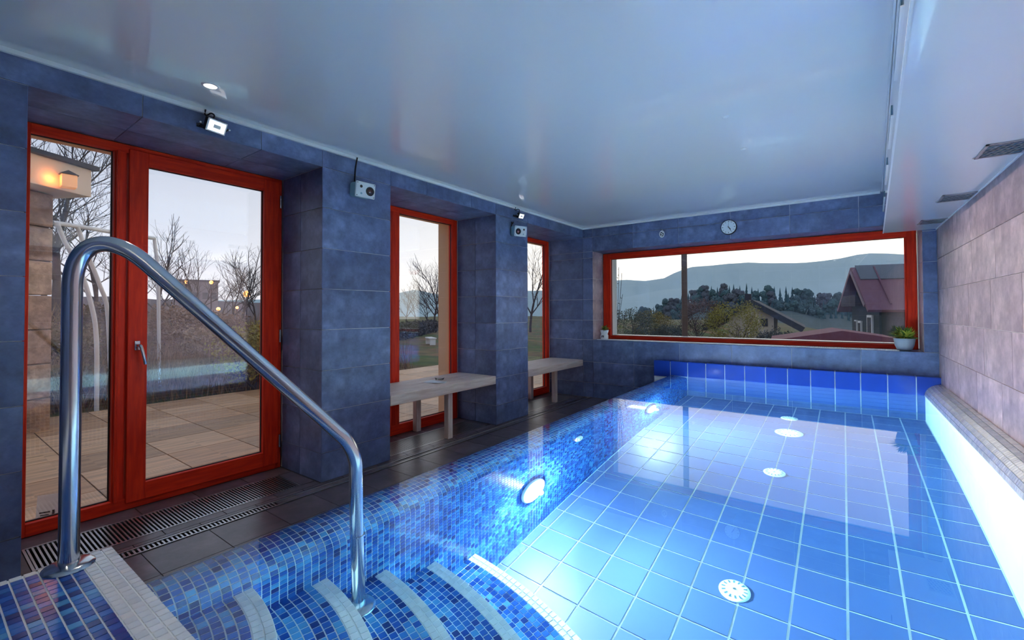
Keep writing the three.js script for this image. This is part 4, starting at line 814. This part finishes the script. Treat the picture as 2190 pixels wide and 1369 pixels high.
  put('lantern_body', rbox(0.13, 0.14, 0.13, 0.01), std([0.9, 0.5, 0.25], 0.6, { emissive: new THREE.Color(1, 0.36, 0.10), emissiveIntensity: 0.25 }), ln, [0, 0.07, 0]); put('lantern_cap', new THREE.ConeGeometry(0.11, 0.06, 4).rotateY(0.78), M.dark, ln, [0, 0.17, 0]);
  const lp = new THREE.PointLight(0xff9a4a, 0.04, 0, 2); lp.position.set(0.05, 0.07, 0.12); lp.name = 'roof_lantern_light'; ln.add(lp);
  // swing
  const wt = std([0.82, 0.78, 0.76], 0.5), s0 = at(208, 790, 8.6), gy = groundY(s0.x, s0.z), sw = thing('garden_swing', 'white curved tube swing frame standing on the grass', 'swing', [s0.x, gy, s0.z]);
  const rel = (px, py, d) => at(px, py, d).sub(sw.position).toArray();
  const foot = (px, d) => { const p = at(px, 700, d); return [p.x - s0.x, groundY(p.x, p.z) - gy, p.z - s0.z]; };
  put('top_bar', tube([rel(112, 476, 8.5), rel(165, 484, 8.7), rel(250, 498, 9.2), rel(330, 510, 9.8)], 0.03, 20, 8), wt, sw);
  put('frame_leg', tube([rel(122, 477, 8.5), rel(140, 520, 8.45), rel(168, 570, 8.4), rel(192, 640, 8.4), rel(206, 720, 8.4), foot(209, 8.4)], 0.027, 30, 8), wt, sw);
  put('frame_leg', tube([rel(165, 484, 8.7), rel(188, 545, 8.8), rel(214, 612, 8.9), rel(230, 670, 9.0), foot(240, 9.0)], 0.027, 30, 8), wt, sw);
  put('frame_leg', tube([rel(330, 510, 9.8), rel(338, 600, 9.9), foot(342, 10)], 0.027, 20, 8), wt, sw);
  // hall and street lamps
  const h0 = at(372, 600, 118), h1 = at(466, 600, 118), hm = h0.clone().add(h1).multiplyScalar(0.5), hl = h0.distanceTo(h1);
  const hall = thing('factory_hall', 'long flat roofed hall in the distance behind the bare trees', 'building', [hm.x, 0, hm.z], null, Math.atan2(-(h1.z - h0.z), h1.x - h0.x));
  put('hall_walls', box(hl, h0.y + 4, 4), std([0.34, 0.28, 0.30], 0.9), hall, [0, (h0.y - 4) / 2, 0]); put('roof_edge', box(hl + 0.6, 0.35, 4.6), std([0.16, 0.13, 0.16], 0.8), hall, [0, h0.y, 0]);
  for (let k = 0; k < 5; k++) put('hall_window', box(hl * 0.13, 1.4, 0.1), std([0.10, 0.10, 0.13], 0.3), hall, [-hl * 0.4 + k * hl * 0.2, h0.y - 3.2, 2.06]);
  const glow = std([1, 0.5, 0.2], 0.5, { emissive: new THREE.Color(1, 0.36, 0.08), emissiveIntensity: 4 });
  [[399, 603, 60, 0.20, 'over the left end of the hall'], [452, 604, 60, 0.20, 'over the right end of the hall'], [528, 629, 46, 0.30, 'burning brightest before the dark trees'], [467, 661, 52, 0.17, 'low beside the lane'], [507, 658, 56, 0.14, 'far along the lane']].forEach(([px, py, d, r, where]) => {
    const q = at(px, py, d), g = groundY(q.x, q.z) - 2, t = thing('street_lamp', `street lamp with an orange glowing head ${where}`, 'street lamp', [q.x, g, q.z], 'orange street lamps');
    put('lamp_post', cyl(0.05, 0.08, q.y - g, 8), M.dark, t, [0, (q.y - g) / 2, 0]); put('lamp_head', new THREE.SphereGeometry(r, 12, 8), glow, t, [0, q.y - g, 0]);
    const L = new THREE.PointLight(0xff7a2a, 14, 0, 2); L.position.set(0, q.y - g, 0); L.shadow.radius = 8; L.name = 'street_lamp_light'; t.add(L);
  });
  // white bench on the lawn
  const bp = at(921, 727, 19.5), gb = thing('garden_bench', 'white garden bench at the end of the lawn', 'bench', [bp.x, groundY(bp.x, bp.z), bp.z], null, -0.55);
  put('seat', rbox(0.95, 0.05, 0.30, 0.01), wt, gb, [0, 0.28, 0]); for (const x of [-0.42, 0.42]) put('leg', rbox(0.05, 0.27, 0.24, 0.01), wt, gb, [x, 0.135, 0]);
  const hedge = thing('lawn_hedge', 'low dark hedge closing the lawn', 'hedge', [at(895, 700, 27).x, groundY(at(895, 700, 27).x, at(895, 700, 27).z), at(895, 700, 27).z], null, -0.95);
  { const q = []; for (let k = 0; k < 500; k++) q.push(V(rr(-5, 5), rr(0, 0.75), rr(-0.35, 0.35))); const f = put('foliage', leaves(q, 8, 0.09, 0.12), std([0.10, 0.09, 0.09], 0.9, { side: THREE.DoubleSide }), hedge); f.userData.kind = 'stuff'; put('hedge_stems', mergeGeometries([-4, -2, 0, 2, 4].map((x) => cyl(0.03, 0.04, 0.6, 6).translate(x, 0.25, 0))), bark, hedge); }
}
scene.traverse((o) => { if (o.isMesh) { o.castShadow = true; o.receiveShadow = true; } if (o.isLight) o.castShadow = true; });
renderer.render(scene, camera);
